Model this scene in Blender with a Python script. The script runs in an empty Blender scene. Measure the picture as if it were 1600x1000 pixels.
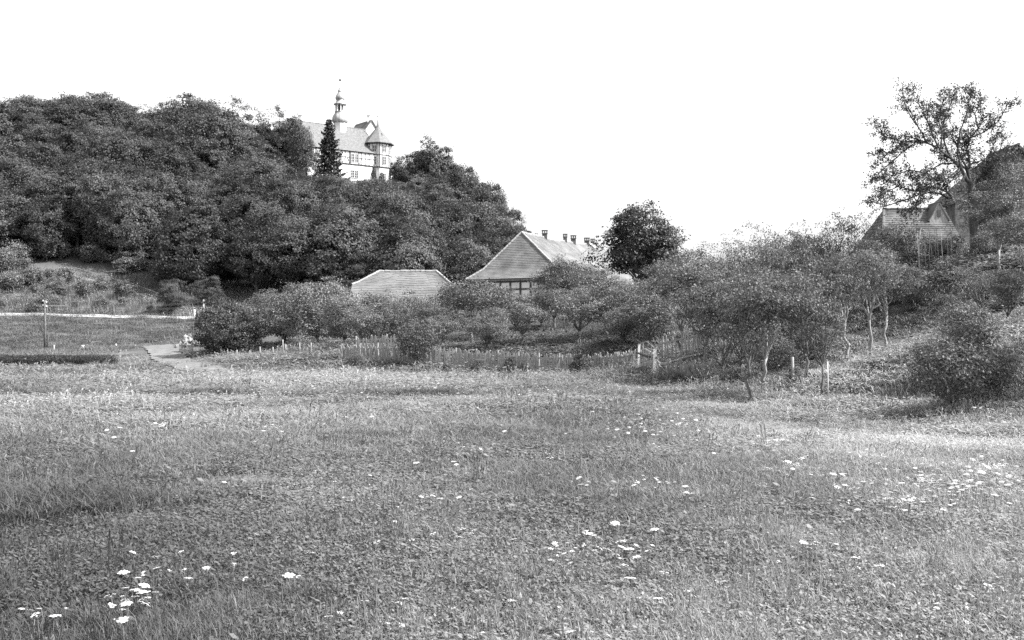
import bpy, math, random
import numpy as np
R = math.radians
scene = bpy.context.scene
col = scene.collection

# ------------------------------------------------------------------ camera
F = 1716.0            # focal length in pixels of the 1600 px wide photograph
EYE = 1.65
HOR = 525.0           # row of the horizon in the photograph
cam_d = bpy.data.cameras.new('camera')
cam = bpy.data.objects.new('camera', cam_d)
col.objects.link(cam)
cam.location = (0, 0, EYE)
cam.rotation_euler = (R(90), 0, 0)
cam_d.sensor_width = 36.0
cam_d.lens = 36.0 * F / 1600.0
cam_d.shift_y = (HOR - 500.0) / 1600.0
cam_d.clip_start = 0.1
cam_d.clip_end = 6000
scene.camera = cam

# ------------------------------------------------------------------ sky and sun
SUN_EL, SUN_AZ = R(46), R(103)      # azimuth clockwise from the view direction (+y): from the right
world = bpy.data.worlds.new('World')
scene.world = world
world.use_nodes = True
wn, wl = world.node_tree.nodes, world.node_tree.links
wn.clear()
sky = wn.new('ShaderNodeTexSky')
sky.sky_type = 'NISHITA'
sky.sun_disc = False
sky.sun_elevation = SUN_EL
sky.sun_rotation = SUN_AZ
sky.altitude = 100
sky.air_density = 1.0
sky.dust_density = 3.0
sky.ozone_density = 1.0
sep = wn.new('ShaderNodeSeparateColor')     # a blue-sensitive plate: the sky's blue only
bg = wn.new('ShaderNodeBackground')
bg.inputs['Strength'].default_value = 0.115
wo = wn.new('ShaderNodeOutputWorld')
wl.new(sky.outputs[0], sep.inputs[0])
wl.new(sep.outputs['Blue'], bg.inputs['Color'])
wl.new(bg.outputs[0], wo.inputs['Surface'])

sun_d = bpy.data.lights.new('sun', 'SUN')
sun_d.energy = 4.4
sun_d.angle = R(0.6)
sun_d.color = (1.0, 0.998, 0.995)
sun = bpy.data.objects.new('sun', sun_d)
col.objects.link(sun)
sdir = (math.cos(SUN_EL) * math.sin(SUN_AZ), math.cos(SUN_EL) * math.cos(SUN_AZ), math.sin(SUN_EL))
from mathutils import Vector, Matrix
sun.rotation_euler = Vector(sdir).to_track_quat('Z', 'Y').to_euler()
sun.location = (60, 20, 80)

vs = scene.view_settings
vs.view_transform = 'Standard'
vs.look = 'None'
vs.exposure = 1.5
vs.gamma = 1.0
vs.use_curve_mapping = False
scene.render.engine = 'CYCLES'
scene.cycles.max_bounces = 6
scene.cycles.diffuse_bounces = 3
scene.cycles.transmission_bounces = 3
scene.cycles.transparent_max_bounces = 8
scene.cycles.use_denoising = False
scene.render.filter_size = 1.3

# ------------------------------------------------------------------ helpers
def W(px, py, d):
    """world point seen at pixel (px, py) of the photograph, at distance d along the view"""
    return Vector(((px - 800.0) / F * d, d, EYE + (HOR - py) / F * d))

def tag(o, label=None, cat=None, group=None, kind=None):
    if label: o['label'] = label
    if cat: o['category'] = cat
    if group: o['group'] = group
    if kind: o['kind'] = kind
    return o

def link(o, parent=None):
    col.objects.link(o)
    if parent is not None: o.parent = parent
    return o

def empty(name, loc=(0, 0, 0), rz=0.0):
    o = bpy.data.objects.new(name, None)
    o.empty_display_size = 0.2
    o.location = loc
    o.rotation_euler = (0, 0, rz)
    return link(o)

def np_mesh(name, verts, faces, k, mat, shade=None, smooth=False):
    """mesh from numpy arrays; faces is (n, k)"""
    me = bpy.data.meshes.new(name)
    verts = np.asarray(verts, dtype=np.float32); faces = np.asarray(faces, dtype=np.int32)
    nf = len(faces)
    me.vertices.add(len(verts)); me.vertices.foreach_set('co', verts.ravel())
    me.loops.add(nf * k); me.loops.foreach_set('vertex_index', faces.ravel())
    me.polygons.add(nf)
    me.polygons.foreach_set('loop_start', np.arange(0, nf * k, k, dtype=np.int32))
    me.update(calc_edges=True)
    if smooth: me.polygons.foreach_set('use_smooth', np.ones(nf, dtype=bool))
    if shade is not None:
        a = me.attributes.new('shade', 'FLOAT', 'FACE')
        a.data.foreach_set('value', np.asarray(shade, dtype=np.float32))
    me.materials.append(mat)
    return me

class MB:
    """collects boxes, tubes, lathes into one mesh"""
    def __init__(s): s.v = []; s.f = []
    def add(s, vs, fs):
        n = len(s.v); s.v += [tuple(v) for v in vs]; s.f += [tuple(i + n for i in f) for f in fs]; return s
    def box(s, c, size, M=None):
        hx, hy, hz = size[0] / 2, size[1] / 2, size[2] / 2
        vs = [Vector((sx * hx, sy * hy, sz * hz)) for sz in (-1, 1) for sy in (-1, 1) for sx in (-1, 1)]
        if M is not None: vs = [M @ v for v in vs]
        vs = [v + Vector(c) for v in vs]
        return s.add(vs, [(0, 2, 3, 1), (4, 5, 7, 6), (0, 1, 5, 4), (2, 6, 7, 3), (0, 4, 6, 2), (1, 3, 7, 5)])
    def beam(s, a, b, w, h, up=(0, 0, 1)):
        """square bar from a to b; w across, h along up"""
        a, b = Vector(a), Vector(b); t = (b - a); L = t.length; t.normalize()
        u = Vector(up); sd = t.cross(u)
        if sd.length < 1e-4: sd = t.cross(Vector((1, 0, 0)))
        sd.normalize(); u = sd.cross(t)
        M = Matrix((t, sd, u)).transposed()
        return s.box((a + b) / 2, (L, w, h), M)
    def tube(s, pts, rads, n=6, cap=True):
        pts = [Vector(p) for p in pts]; rings = []
        base = len(s.v)
        for i, p in enumerate(pts):
            t = (pts[min(i + 1, len(pts) - 1)] - pts[max(i - 1, 0)])
            if t.length < 1e-6: t = Vector((0, 0, 1))
            t.normalize()
            a = t.cross(Vector((0.31, 0.95, 0.05)))
            if a.length < 1e-3: a = t.cross(Vector((1, 0, 0)))
            a.normalize(); b = t.cross(a)
            for k in range(n):
                th = 2 * math.pi * k / n
                s.v.append(tuple(p + (a * math.cos(th) + b * math.sin(th)) * rads[i]))
        for i in range(len(pts) - 1):
            for k in range(n):
                k2 = (k + 1) % n
                s.f.append((base + i * n + k, base + i * n + k2, base + (i + 1) * n + k2, base + (i + 1) * n + k))
        if cap:
            s.f.append(tuple(base + k for k in range(n - 1, -1, -1)))
            s.f.append(tuple(base + (len(pts) - 1) * n + k for k in range(n)))
        return s
    def lathe(s, c, prof, n=16, rot=0.0):
        base = len(s.v); c = Vector(c)
        for (r, z) in prof:
            for k in range(n):
                th = 2 * math.pi * k / n + rot
                s.v.append((c.x + r * math.cos(th), c.y + r * math.sin(th), c.z + z))
        for i in range(len(prof) - 1):
            for k in range(n):
                k2 = (k + 1) % n
                s.f.append((base + i * n + k, base + i * n + k2, base + (i + 1) * n + k2, base + (i + 1) * n + k))
        s.f.append(tuple(base + k for k in range(n - 1, -1, -1)))
        s.f.append(tuple(base + (len(prof) - 1) * n + k for k in range(n)))
        return s
    def mesh(s, name, mat, smooth=False):
        me = bpy.data.meshes.new(name); me.from_pydata(s.v, [], s.f); me.update()
        if smooth:
            for p in me.polygons: p.use_smooth = True
        me.materials.append(mat); return me
    def build(s, name, mat, parent=None, smooth=False):
        o = bpy.data.objects.new(name, s.mesh(name, mat, smooth))
        return link(o, parent)

# ------------------------------------------------------------------ materials (a monochrome world)
def mat_noise(name, lo, hi, scale=5.0, detail=4.0, rough=0.85, spec=0.2, bump=0.0, bscale=None, stretch=None, coord='Object', p0=0.35, p1=0.65):
    m = bpy.data.materials.new(name); m.use_nodes = True
    n, l = m.node_tree.nodes, m.node_tree.links
    b = n['Principled BSDF']
    b.inputs['Roughness'].default_value = rough
    b.inputs['Specular IOR Level'].default_value = spec
    tc = n.new('ShaderNodeTexCoord')
    mp = n.new('ShaderNodeMapping')
    if stretch: mp.inputs['Scale'].default_value = stretch
    l.new(tc.outputs[coord], mp.inputs['Vector'])
    nz = n.new('ShaderNodeTexNoise'); nz.inputs['Scale'].default_value = scale; nz.inputs['Detail'].default_value = detail
    l.new(mp.outputs[0], nz.inputs['Vector'])
    mr = n.new('ShaderNodeMapRange')
    mr.inputs['From Min'].default_value = p0; mr.inputs['From Max'].default_value = p1
    mr.inputs['To Min'].default_value = lo; mr.inputs['To Max'].default_value = hi
    l.new(nz.outputs['Fac'], mr.inputs['Value'])
    l.new(mr.outputs[0], b.inputs['Base Color'])
    if bump:
        nb = n.new('ShaderNodeTexNoise'); nb.inputs['Scale'].default_value = bscale or scale * 4; nb.inputs['Detail'].default_value = 6
        l.new(mp.outputs[0], nb.inputs['Vector'])
        bp = n.new('ShaderNodeBump'); bp.inputs['Strength'].default_value = bump; bp.inputs['Distance'].default_value = 0.03
        l.new(nb.outputs['Fac'], bp.inputs['Height']); l.new(bp.outputs[0], b.inputs['Normal'])
    return m

def mat_leaf(name, lo, hi, trans=0.25, rough=0.5, spec=0.35, spread=0.35, instancer=False):
    """leaf: value from a per-leaf attribute and a per-plant random; reflects and transmits"""
    m = bpy.data.materials.new(name); m.use_nodes = True
    n, l = m.node_tree.nodes, m.node_tree.links
    b = n['Principled BSDF']; out = n['Material Output']
    at = n.new('ShaderNodeAttribute'); at.attribute_name = 'shade'
    mr = n.new('ShaderNodeMapRange'); mr.inputs['To Min'].default_value = lo; mr.inputs['To Max'].default_value = hi
    l.new(at.outputs['Fac'], mr.inputs['Value'])
    mul = n.new('ShaderNodeMath'); mul.operation = 'MULTIPLY'
    l.new(mr.outputs[0], mul.inputs[0])
    if instancer:
        ia = n.new('ShaderNodeAttribute'); ia.attribute_name = 'tone'; ia.attribute_type = 'INSTANCER'
        l.new(ia.outputs['Fac'], mul.inputs[1])
    else:
        oi = n.new('ShaderNodeObjectInfo')
        m2 = n.new('ShaderNodeMapRange'); m2.inputs['To Min'].default_value = 1 - spread; m2.inputs['To Max'].default_value = 1 + spread
        l.new(oi.outputs['Random'], m2.inputs['Value']); l.new(m2.outputs[0], mul.inputs[1])
    l.new(mul.outputs[0], b.inputs['Base Color'])
    b.inputs['Roughness'].default_value = rough; b.inputs['Specular IOR Level'].default_value = spec
    tr = n.new('ShaderNodeBsdfTranslucent'); l.new(mul.outputs[0], tr.inputs['Color'])
    mx = n.new('ShaderNodeMixShader'); mx.inputs[0].default_value = trans
    l.new(b.outputs[0], mx.inputs[1]); l.new(tr.outputs[0], mx.inputs[2]); l.new(mx.outputs[0], out.inputs['Surface'])
    return m

M = {}
M['bark'] = mat_noise('bark', 0.05, 0.16, 14, stretch=(1, 1, 0.25), bump=0.6, bscale=40)
M['bark_pale'] = mat_noise('bark_pale', 0.16, 0.34, 14, stretch=(1, 1, 0.3), bump=0.5, bscale=40)
M['wood_grey'] = mat_noise('wood_grey', 0.18, 0.34, 6, stretch=(6, 6, 0.6), coord='Object', bump=0.3)
M['wood_fence'] = mat_noise('wood_fence', 0.17, 0.34, 5, stretch=(7, 7, 0.5), bump=0.3)
M['wood_pale'] = mat_noise('wood_pale', 0.42, 0.62, 6, stretch=(6, 6, 0.6), bump=0.2)
M['wood_dark'] = mat_noise('wood_dark', 0.04, 0.09, 8, stretch=(4, 4, 0.6))
M['plaster'] = mat_noise('plaster', 0.66, 0.78, 0.8, rough=0.9, bump=0.15, bscale=12)
M['plaster_low'] = mat_noise('plaster_low', 0.56, 0.70, 0.7, rough=0.9, bump=0.15, bscale=12)
M['tile'] = mat_noise('tile', 0.11, 0.20, 0.9, detail=10, rough=0.85, p0=0.3, p1=0.7)
M['tile_old'] = mat_noise('tile_old', 0.06, 0.13, 1.4, detail=10, rough=0.9)
M['tile_castle'] = mat_noise('tile_castle', 0.12, 0.18, 2.5, detail=8, rough=0.8)
M['ridge_tile'] = mat_noise('ridge_tile', 0.22, 0.34, 4, rough=0.85)
M['brick_dark'] = mat_noise('brick_dark', 0.06, 0.13, 6, rough=0.9)
M['metal_dome'] = mat_noise('metal_dome', 0.18, 0.40, 1.6, rough=0.45, spec=0.5, stretch=(1.5, 1.5, 0.4))
M['glass'] = mat_noise('glass', 0.03, 0.05, 2, rough=0.12, spec=0.6)
M['stone'] = mat_noise('stone', 0.16, 0.28, 3, rough=0.9, bump=0.4)
M['flower'] = mat_noise('flower', 0.30, 0.52, 60, rough=0.9)
M['stem'] = mat_noise('stem', 0.10, 0.18, 20)
M['gravel'] = mat_noise('gravel', 0.26, 0.38, 2.5, detail=8, rough=0.95, bump=0.3)
M['track'] = mat_noise('track', 0.11, 0.175, 1.6, detail=8, rough=0.95, bump=0.4)
M['ceramic'] = mat_noise('ceramic', 0.75, 0.82, 9, rough=0.25, spec=0.5)
M['wire'] = mat_noise('wire', 0.05, 0.08, 9)
M['leaf_hill'] = mat_leaf('leaf_hill', 0.048, 0.110, trans=0.25, spec=0.15, spread=0.33)
M['leaf_mid'] = mat_leaf('leaf_mid', 0.065, 0.200, trans=0.22, spread=0.25)
M['leaf_near'] = mat_leaf('leaf_near', 0.050, 0.190, trans=0.28, rough=0.5, spec=0.2, spread=0.2)
M['leaf_dark'] = mat_leaf('leaf_dark', 0.032, 0.080, trans=0.15, spread=0.1)
M['leaf_apple'] = mat_leaf('leaf_apple', 0.030, 0.100, trans=0.2, rough=0.5, spec=0.3, spread=0.05)  # backlit darkness of the apple crown put into the leaf colour
M['needle'] = mat_leaf('needle', 0.022, 0.055, trans=0.05, spread=0.1)
M['leaf_white'] = mat_leaf('leaf_white', 0.40, 0.75, trans=0.2, spread=0.1)  # near-white leaves of the small bush in the orchard
M['grass'] = mat_leaf('grass_blade', 0.58, 1.0, trans=0.3, rough=0.6, spec=0.25, instancer=True)

# ------------------------------------------------------------------ terrain height
ctrl = []
def cz(x, y, z): ctrl.append((x, y, z))
def cp(px, py, d): p = W(px, py, d); ctrl.append((p.x, p.y, p.z))
for yy in (-8, 4, 14, 24, 34, 44):                      # the flat meadow
    for xx in (-45, -28, -14, -4, 3):
        cz(xx, yy, 0.0)
for (xx, yy) in ((6, 4), (10, 10), (7, 17), (8.8, 21.5), (6.2, 26.5), (5.4, 33), (4.8, 38.5)): cz(xx, yy, 0.0)
cz(13, 4, 0.3); cz(16, 12, 1.2); cz(12.5, 18, 0.9)
for a in ((1295, 624, 27), (1360, 568, 31), (1383, 552, 33.5), (1322, 575, 33), (1570, 600, 24), (1450, 560, 27.5),
          (1400, 525, 36), (1500, 510, 34), (1570, 497, 33), (1470, 475, 38), (1520, 400, 41), (1590, 385, 45),
          (1300, 500, 48), (1150, 485, 60), (1100, 560, 42), (1000, 525, 60), (1240, 590, 30.5), (1195, 608, 30),
          (740, 550, 58), (840, 508, 70), (600, 541, 60), (650, 552, 57), (545, 577, 54), (700, 579, 53.5), (960, 577, 52),
          (450, 552, 64), (360, 562, 70), (315, 552, 78), (430, 577, 56), (250, 580, 52),
          (20, 549, 112), (150, 547, 112), (250, 541, 112), (15, 491, 139), (160, 494, 139), (300, 497, 139),
          (15, 490.6, 146), (160, 493.7, 146), (300, 496.8, 146), (450, 500, 142), (600, 495, 140),
          (100, 440, 168), (240, 463, 162), (20, 420, 170), (350, 470, 165), (-150, 490, 140), (-150, 440, 170)): cp(*a)
for (xx, yy, z) in ((22, 58, 5.8), (30, 60, 7.0), (22, 30, 4.2), (26, 42, 6.2), (24, 18, 3.0), (40, 40, 8), (40, 70, 8), (14, 80, 4.2), (30, 100, 6),
                    (0, 100, 3.6), (9, 122, 4.2), (-4, 110, 3.7), (5, 140, 4.5), (-9, 80, 2.1), (-16, 84, 1.9), (-25, 95, 1.4),
                    (-40, 60, 0), (-60, 60, 0), (-60, 90, 0.1), (-40, 95, 0.1), (-75, 112, 0.1),
                    (-33, 234, 33.2), (-45, 228, 33.6), (-27, 233, 33.0), (-40, 242, 34), (-55, 240, 35), (-75, 238, 38.5), (-100, 238, 40), (-125, 240, 41),
                    (-33, 222, 29.5), (-48, 212, 27), (-75, 205, 27), (-105, 205, 27), (-60, 185, 16), (-95, 185, 16), (-30, 195, 19), (-35, 175, 12), (-125, 195, 22),
                    (-20, 230, 30), (-13, 225, 25), (-6, 222, 19), (0, 212, 12), (-12, 200, 15), (-10, 180, 9), (-25, 165, 6.5), (8, 205, 8), (20, 200, 5), (0, 180, 7), (40, 180, 4.5), (70, 150, 5),
                    (-60, 280, 33), (-110, 290, 38), (-20, 280, 22), (20, 280, 6), (60, 280, 4), (-60, 330, 20), (-120, 340, 26), (0, 340, 8),
                    (-160, 250, 42), (-160, 180, 20), (-160, 120, 2), (-110, 60, 0), (-110, 20, 0), (80, 20, 10), (80, 90, 10), (-60, -10, 0), (50, -10, 3), (20, -10, 0.8)):
    cz(xx, yy, z)
CT = np.array(ctrl)
_c2 = 4.0 ** 2
def _phi(d2): return np.sqrt(d2 + _c2)
_d2 = ((CT[:, None, :2] - CT[None, :, :2]) ** 2).sum(-1)
_n = len(CT)
_A = np.zeros((_n + 1, _n + 1)); _A[:_n, :_n] = _phi(_d2) - 0.02 * np.eye(_n); _A[:_n, _n] = 1; _A[_n, :_n] = 1
_w = np.linalg.solve(_A, np.concatenate([CT[:, 2], [0]]))
def ROADZ(x):
    px = 800 + F * x / 139.0
    return EYE + (HOR - np.interp(px, [-300, 15, 300, 600], [489, 491, 497, 499])) / F * 139.0
def gz(x, y):
    x = np.asarray(x, dtype=float); y = np.asarray(y, dtype=float)
    sh = x.shape; xf, yf = x.ravel(), y.ravel(); out = np.zeros(len(xf))
    for i in range(0, len(xf), 20000):
        d2 = (xf[i:i + 20000, None] - CT[None, :, 0]) ** 2 + (yf[i:i + 20000, None] - CT[None, :, 1]) ** 2
        out[i:i + 20000] = _phi(d2) @ _w[:-1] + _w[-1]
    # the road embankment: straight grassed slope and a level crown
    rt = ROADZ(xf); ze = np.interp(yf, [100, 113, 138.6, 139.6, 147, 152], [0, 0, 1, 1, 1, 1]); foot = 0.1
    wx = np.clip((-27 - xf) / 12, 0, 1); wx = wx * wx * (3 - 2 * wx)
    wy = np.clip((yf - 100) / 9, 0, 1) * np.clip((155 - yf) / 8, 0, 1)
    out = out * (1 - wx * wy) + (foot + (rt - foot) * ze) * wx * wy
    r = np.sqrt((xf + 30) ** 2 + ((yf - 130) * 0.8) ** 2)
    t = np.clip((r - 150) / 160, 0, 1); t = t * t * (3 - 2 * t)
    out = out * (1 - t) + 3.0 * t
    out += 0.035 * np.sin(xf * 0.9 + 1.3 * np.sin(yf * 0.31)) * np.sin(yf * 0.55 + 0.7) + 0.02 * np.sin(xf * 2.3 + yf * 1.1)
    return out.reshape(sh)
def g1(x, y): return float(gz(np.array([x]), np.array([y]))[0])
def ground_hit(px, py, d0, d1):
    """distance at which the sight line through a pixel meets the ground, between d0 and d1"""
    ds = np.linspace(d0, d1, 400)
    z = EYE + (HOR - py) / F * ds
    g = gz((px - 800) / F * ds, ds)
    i = int(np.argmax(z <= g)) if np.any(z <= g) else int(np.argmin(np.abs(z - g)))
    return float(ds[i])

def axis(segs):
    a = []
    for (s, e, st) in segs: a += list(np.arange(s, e, st))
    return np.array(a + [segs[-1][1]])
gx = axis([(-1600, -400, 200), (-400, -160, 30), (-160, -50, 4), (-50, 32, 1.0), (32, 90, 4), (90, 400, 40), (400, 1600, 200)])
gy = axis([(-60, -8, 8), (-8, 60, 0.8), (60, 134, 2.0), (134, 142, 0.7), (142, 180, 2.0), (180, 340, 4), (340, 600, 30), (600, 3200, 260)])
GX, GY = np.meshgrid(gx, gy)
GZ = gz(GX, GY)
nx, ny = len(gx), len(gy)
gv = np.stack([GX.ravel(), GY.ravel(), GZ.ravel()], 1)
ii = np.arange((ny - 1) * (nx - 1)); rr, cc = ii // (nx - 1), ii % (nx - 1)
gf = np.stack([rr * nx + cc, rr * nx + cc + 1, (rr + 1) * nx + cc + 1, (rr + 1) * nx + cc], 1)

m = bpy.data.materials.new('ground'); m.use_nodes = True
n, l = m.node_tree.nodes, m.node_tree.links
b = n['Principled BSDF']; b.inputs['Roughness'].default_value = 0.95; b.inputs['Specular IOR Level'].default_value = 0.1
geo = n.new('ShaderNodeNewGeometry')
n1 = n.new('ShaderNodeTexNoise'); n1.inputs['Scale'].default_value = 0.22; n1.inputs['Detail'].default_value = 8
n2 = n.new('ShaderNodeTexNoise'); n2.inputs['Scale'].default_value = 9.0; n2.inputs['Detail'].default_value = 8
l.new(geo.outputs['Position'], n1.inputs['Vector']); l.new(geo.outputs['Position'], n2.inputs['Vector'])
r1 = n.new('ShaderNodeMapRange'); r1.inputs['From Min'].default_value = 0.3; r1.inputs['From Max'].default_value = 0.7
r1.inputs['To Min'].default_value = 0.075; r1.inputs['To Max'].default_value = 0.13
l.new(n1.outputs['Fac'], r1.inputs['Value'])
r2 = n.new('ShaderNodeMapRange'); r2.inputs['From Min'].default_value = 0.3; r2.inputs['From Max'].default_value = 0.7
r2.inputs['To Min'].default_value = 0.6; r2.inputs['To Max'].default_value = 1.35
l.new(n2.outputs['Fac'], r2.inputs['Value'])
mu = n.new('ShaderNodeMath'); mu.operation = 'MULTIPLY'
l.new(r1.outputs[0], mu.inputs[0]); l.new(r2.outputs[0], mu.inputs[1])
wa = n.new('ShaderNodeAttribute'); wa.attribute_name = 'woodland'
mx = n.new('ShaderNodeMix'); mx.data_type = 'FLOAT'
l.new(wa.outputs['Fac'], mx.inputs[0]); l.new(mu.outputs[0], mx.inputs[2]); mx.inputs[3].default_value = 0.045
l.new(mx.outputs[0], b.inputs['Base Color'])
bp = n.new('ShaderNodeBump'); bp.inputs['Strength'].default_value = 0.8; bp.inputs['Distance'].default_value = 0.06
l.new(n2.outputs['Fac'], bp.inputs['Height']); l.new(bp.outputs[0], b.inputs['Normal'])
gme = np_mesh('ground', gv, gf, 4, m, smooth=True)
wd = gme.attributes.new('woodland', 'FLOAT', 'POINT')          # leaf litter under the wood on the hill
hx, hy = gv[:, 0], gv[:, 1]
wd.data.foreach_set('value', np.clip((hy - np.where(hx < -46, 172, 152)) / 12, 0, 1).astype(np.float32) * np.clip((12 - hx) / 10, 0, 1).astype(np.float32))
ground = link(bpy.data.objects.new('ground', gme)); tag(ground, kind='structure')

def ribbon(name, pts, width, mat, lift=0.03, kind='structure', step=0.8, jitter=0.0, seed=1):
    """a sheet that follows the ground along a line of (x, y) points"""
    rg = random.Random(seed); pts = [Vector(p) for p in pts]; line = []
    def cat(p0, p1, p2, p3, t):
        return 0.5 * ((2 * p1) + (p2 - p0) * t + (2 * p0 - 5 * p1 + 4 * p2 - p3) * t * t + (3 * p1 - p0 - 3 * p2 + p3) * t ** 3)
    for i in range(len(pts) - 1):
        p0, p1, p2, p3 = pts[max(i - 1, 0)], pts[i], pts[i + 1], pts[min(i + 2, len(pts) - 1)]
        k = max(2, int((p2 - p1).length / step))
        line += [cat(p0, p1, p2, p3, j / k) for j in range(k)]
    line.append(pts[-1])
    nw = 5; V = []; Fc = []
    for i, p in enumerate(line):
        t = line[min(i + 1, len(line) - 1)] - line[max(i - 1, 0)]; t.normalize(); s = Vector((-t.y, t.x))
        e_ = min(1.0, 0.12 + 0.18 * i, 0.12 + 0.18 * (len(line) - 1 - i)) if jitter else 1.0
        w0 = width * e_ * (1 + jitter * (rg.random() - 0.5)); off = jitter * width * 0.3 * (rg.random() - 0.5)
        for j in range(nw):
            q = p + s * (w0 * (j / (nw - 1) - 0.5) + off)
            V.append((q.x, q.y))
    A = np.array(V); Z = gz(A[:, 0], A[:, 1]) + lift
    for i in range(len(line) - 1):
        for j in range(nw - 1):
            a = i * nw + j; Fc.append((a, a + 1, a + nw + 1, a + nw))
    me = np_mesh(name, np.column_stack([A, Z]), Fc, 4, mat, smooth=True)
    o = link(bpy.data.objects.new(name, me)); tag(o, kind=kind); return o, np.array([(p.x, p.y) for p in line])

road_pts = [W(px, 500, 142.5).xy for px in (-320, -150, 15, 160, 300, 450, 560)] + [Vector((-6, 152)), Vector((12, 165)), Vector((40, 175))]
road, road_line = ribbon('road', road_pts, 4.2, M['gravel'], lift=0.10, step=2.0)
sv, sf = [], []
for i, xx in enumerate(np.arange(-100, -33, 1.0)):
    for (yy, dz) in ((137.2, .05), (138.0, .10), (138.75, .16), (139.5, .20), (140.4, .17)): sv.append((xx, yy, g1(xx, yy) + dz + .02 * math.sin(xx * 1.7 + yy * 3)))
    if i:
        for j in range(4): a = i * 5 + j; sf.append((a - 5, a, a + 1, a - 4))
shoulder = link(bpy.data.objects.new('road_shoulder', np_mesh('road_shoulder', sv, sf, 4, M['gravel'], smooth=True))); tag(shoulder, kind='structure')
fp_pts = [W(-60, 554, 100).xy, W(15, 553, 103).xy, W(120, 548, 106).xy, W(180, 545, 107).xy, W(236, 541, 107).xy]
footpath, fp_line = ribbon('footpath', fp_pts, 1.3, M['track'], lift=0.08, jitter=0.25)
tr_pts = [W(305, 532, 116).xy, W(266, 536, 111).xy, W(240, 541, 101).xy, W(248, 551, 88).xy, W(273, 564, 72).xy, W(305, 577, 58).xy, W(345, 588, 50).xy]
track, tr_line = ribbon('farm_track', tr_pts, 2.3, M['track'], lift=0.06, jitter=0.3, seed=4)
bp_pts = [W(1405, 526, 35.5).xy, W(1450, 516, 35).xy, W(1500, 508, 34.5).xy, W(1560, 499, 33.8).xy, W(1650, 490, 33).xy]
bank_path, bk_line = ribbon('bank_path', bp_pts, 1.1, M['track'], lift=0.05, jitter=0.3, step=0.4, seed=6)

# ------------------------------------------------------------------ leaf clouds and trees
def leaf_quads(P, N, ll, lw, rng, fold=0.0):
    """rhombic leaves at P facing N with random spin; returns verts, faces"""
    n = len(P)
    N = N / (np.linalg.norm(N, axis=1, keepdims=True) + 1e-9)
    t = rng.normal(size=(n, 3)); t -= N * (t * N).sum(1, keepdims=True); t /= np.linalg.norm(t, axis=1, keepdims=True) + 1e-9
    s = np.cross(N, t)
    L = (ll * rng.uniform(0.65, 1.25, n))[:, None]; Wd = (lw * rng.uniform(0.7, 1.2, n))[:, None]
    k = rng.uniform(-0.15, 0.15, n)[:, None]
    v = np.stack([P - t * L * 0.5, P + s * Wd * 0.5 + t * L * k, P + t * L * 0.5 - N * L * fold, P - s * Wd * 0.5 + t * L * k], 1).reshape(-1, 3)
    f = np.arange(4 * n).reshape(n, 4)
    return v, f

def curve_pts(a, b, sag, rng, k=5, wob=0.06):
    a, b = np.array(a), np.array(b); L = np.linalg.norm(b - a); out = []
    for i in range(k + 1):
        t = i / k; p = a * (1 - t) + b * t
        p = p + np.array([0, 0, 1]) * sag * L * math.sin(math.pi * t)
        if 0 < i < k: p = p + rng.normal(size=3) * wob * L * 0.5
        out.append(p)
    return out

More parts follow.
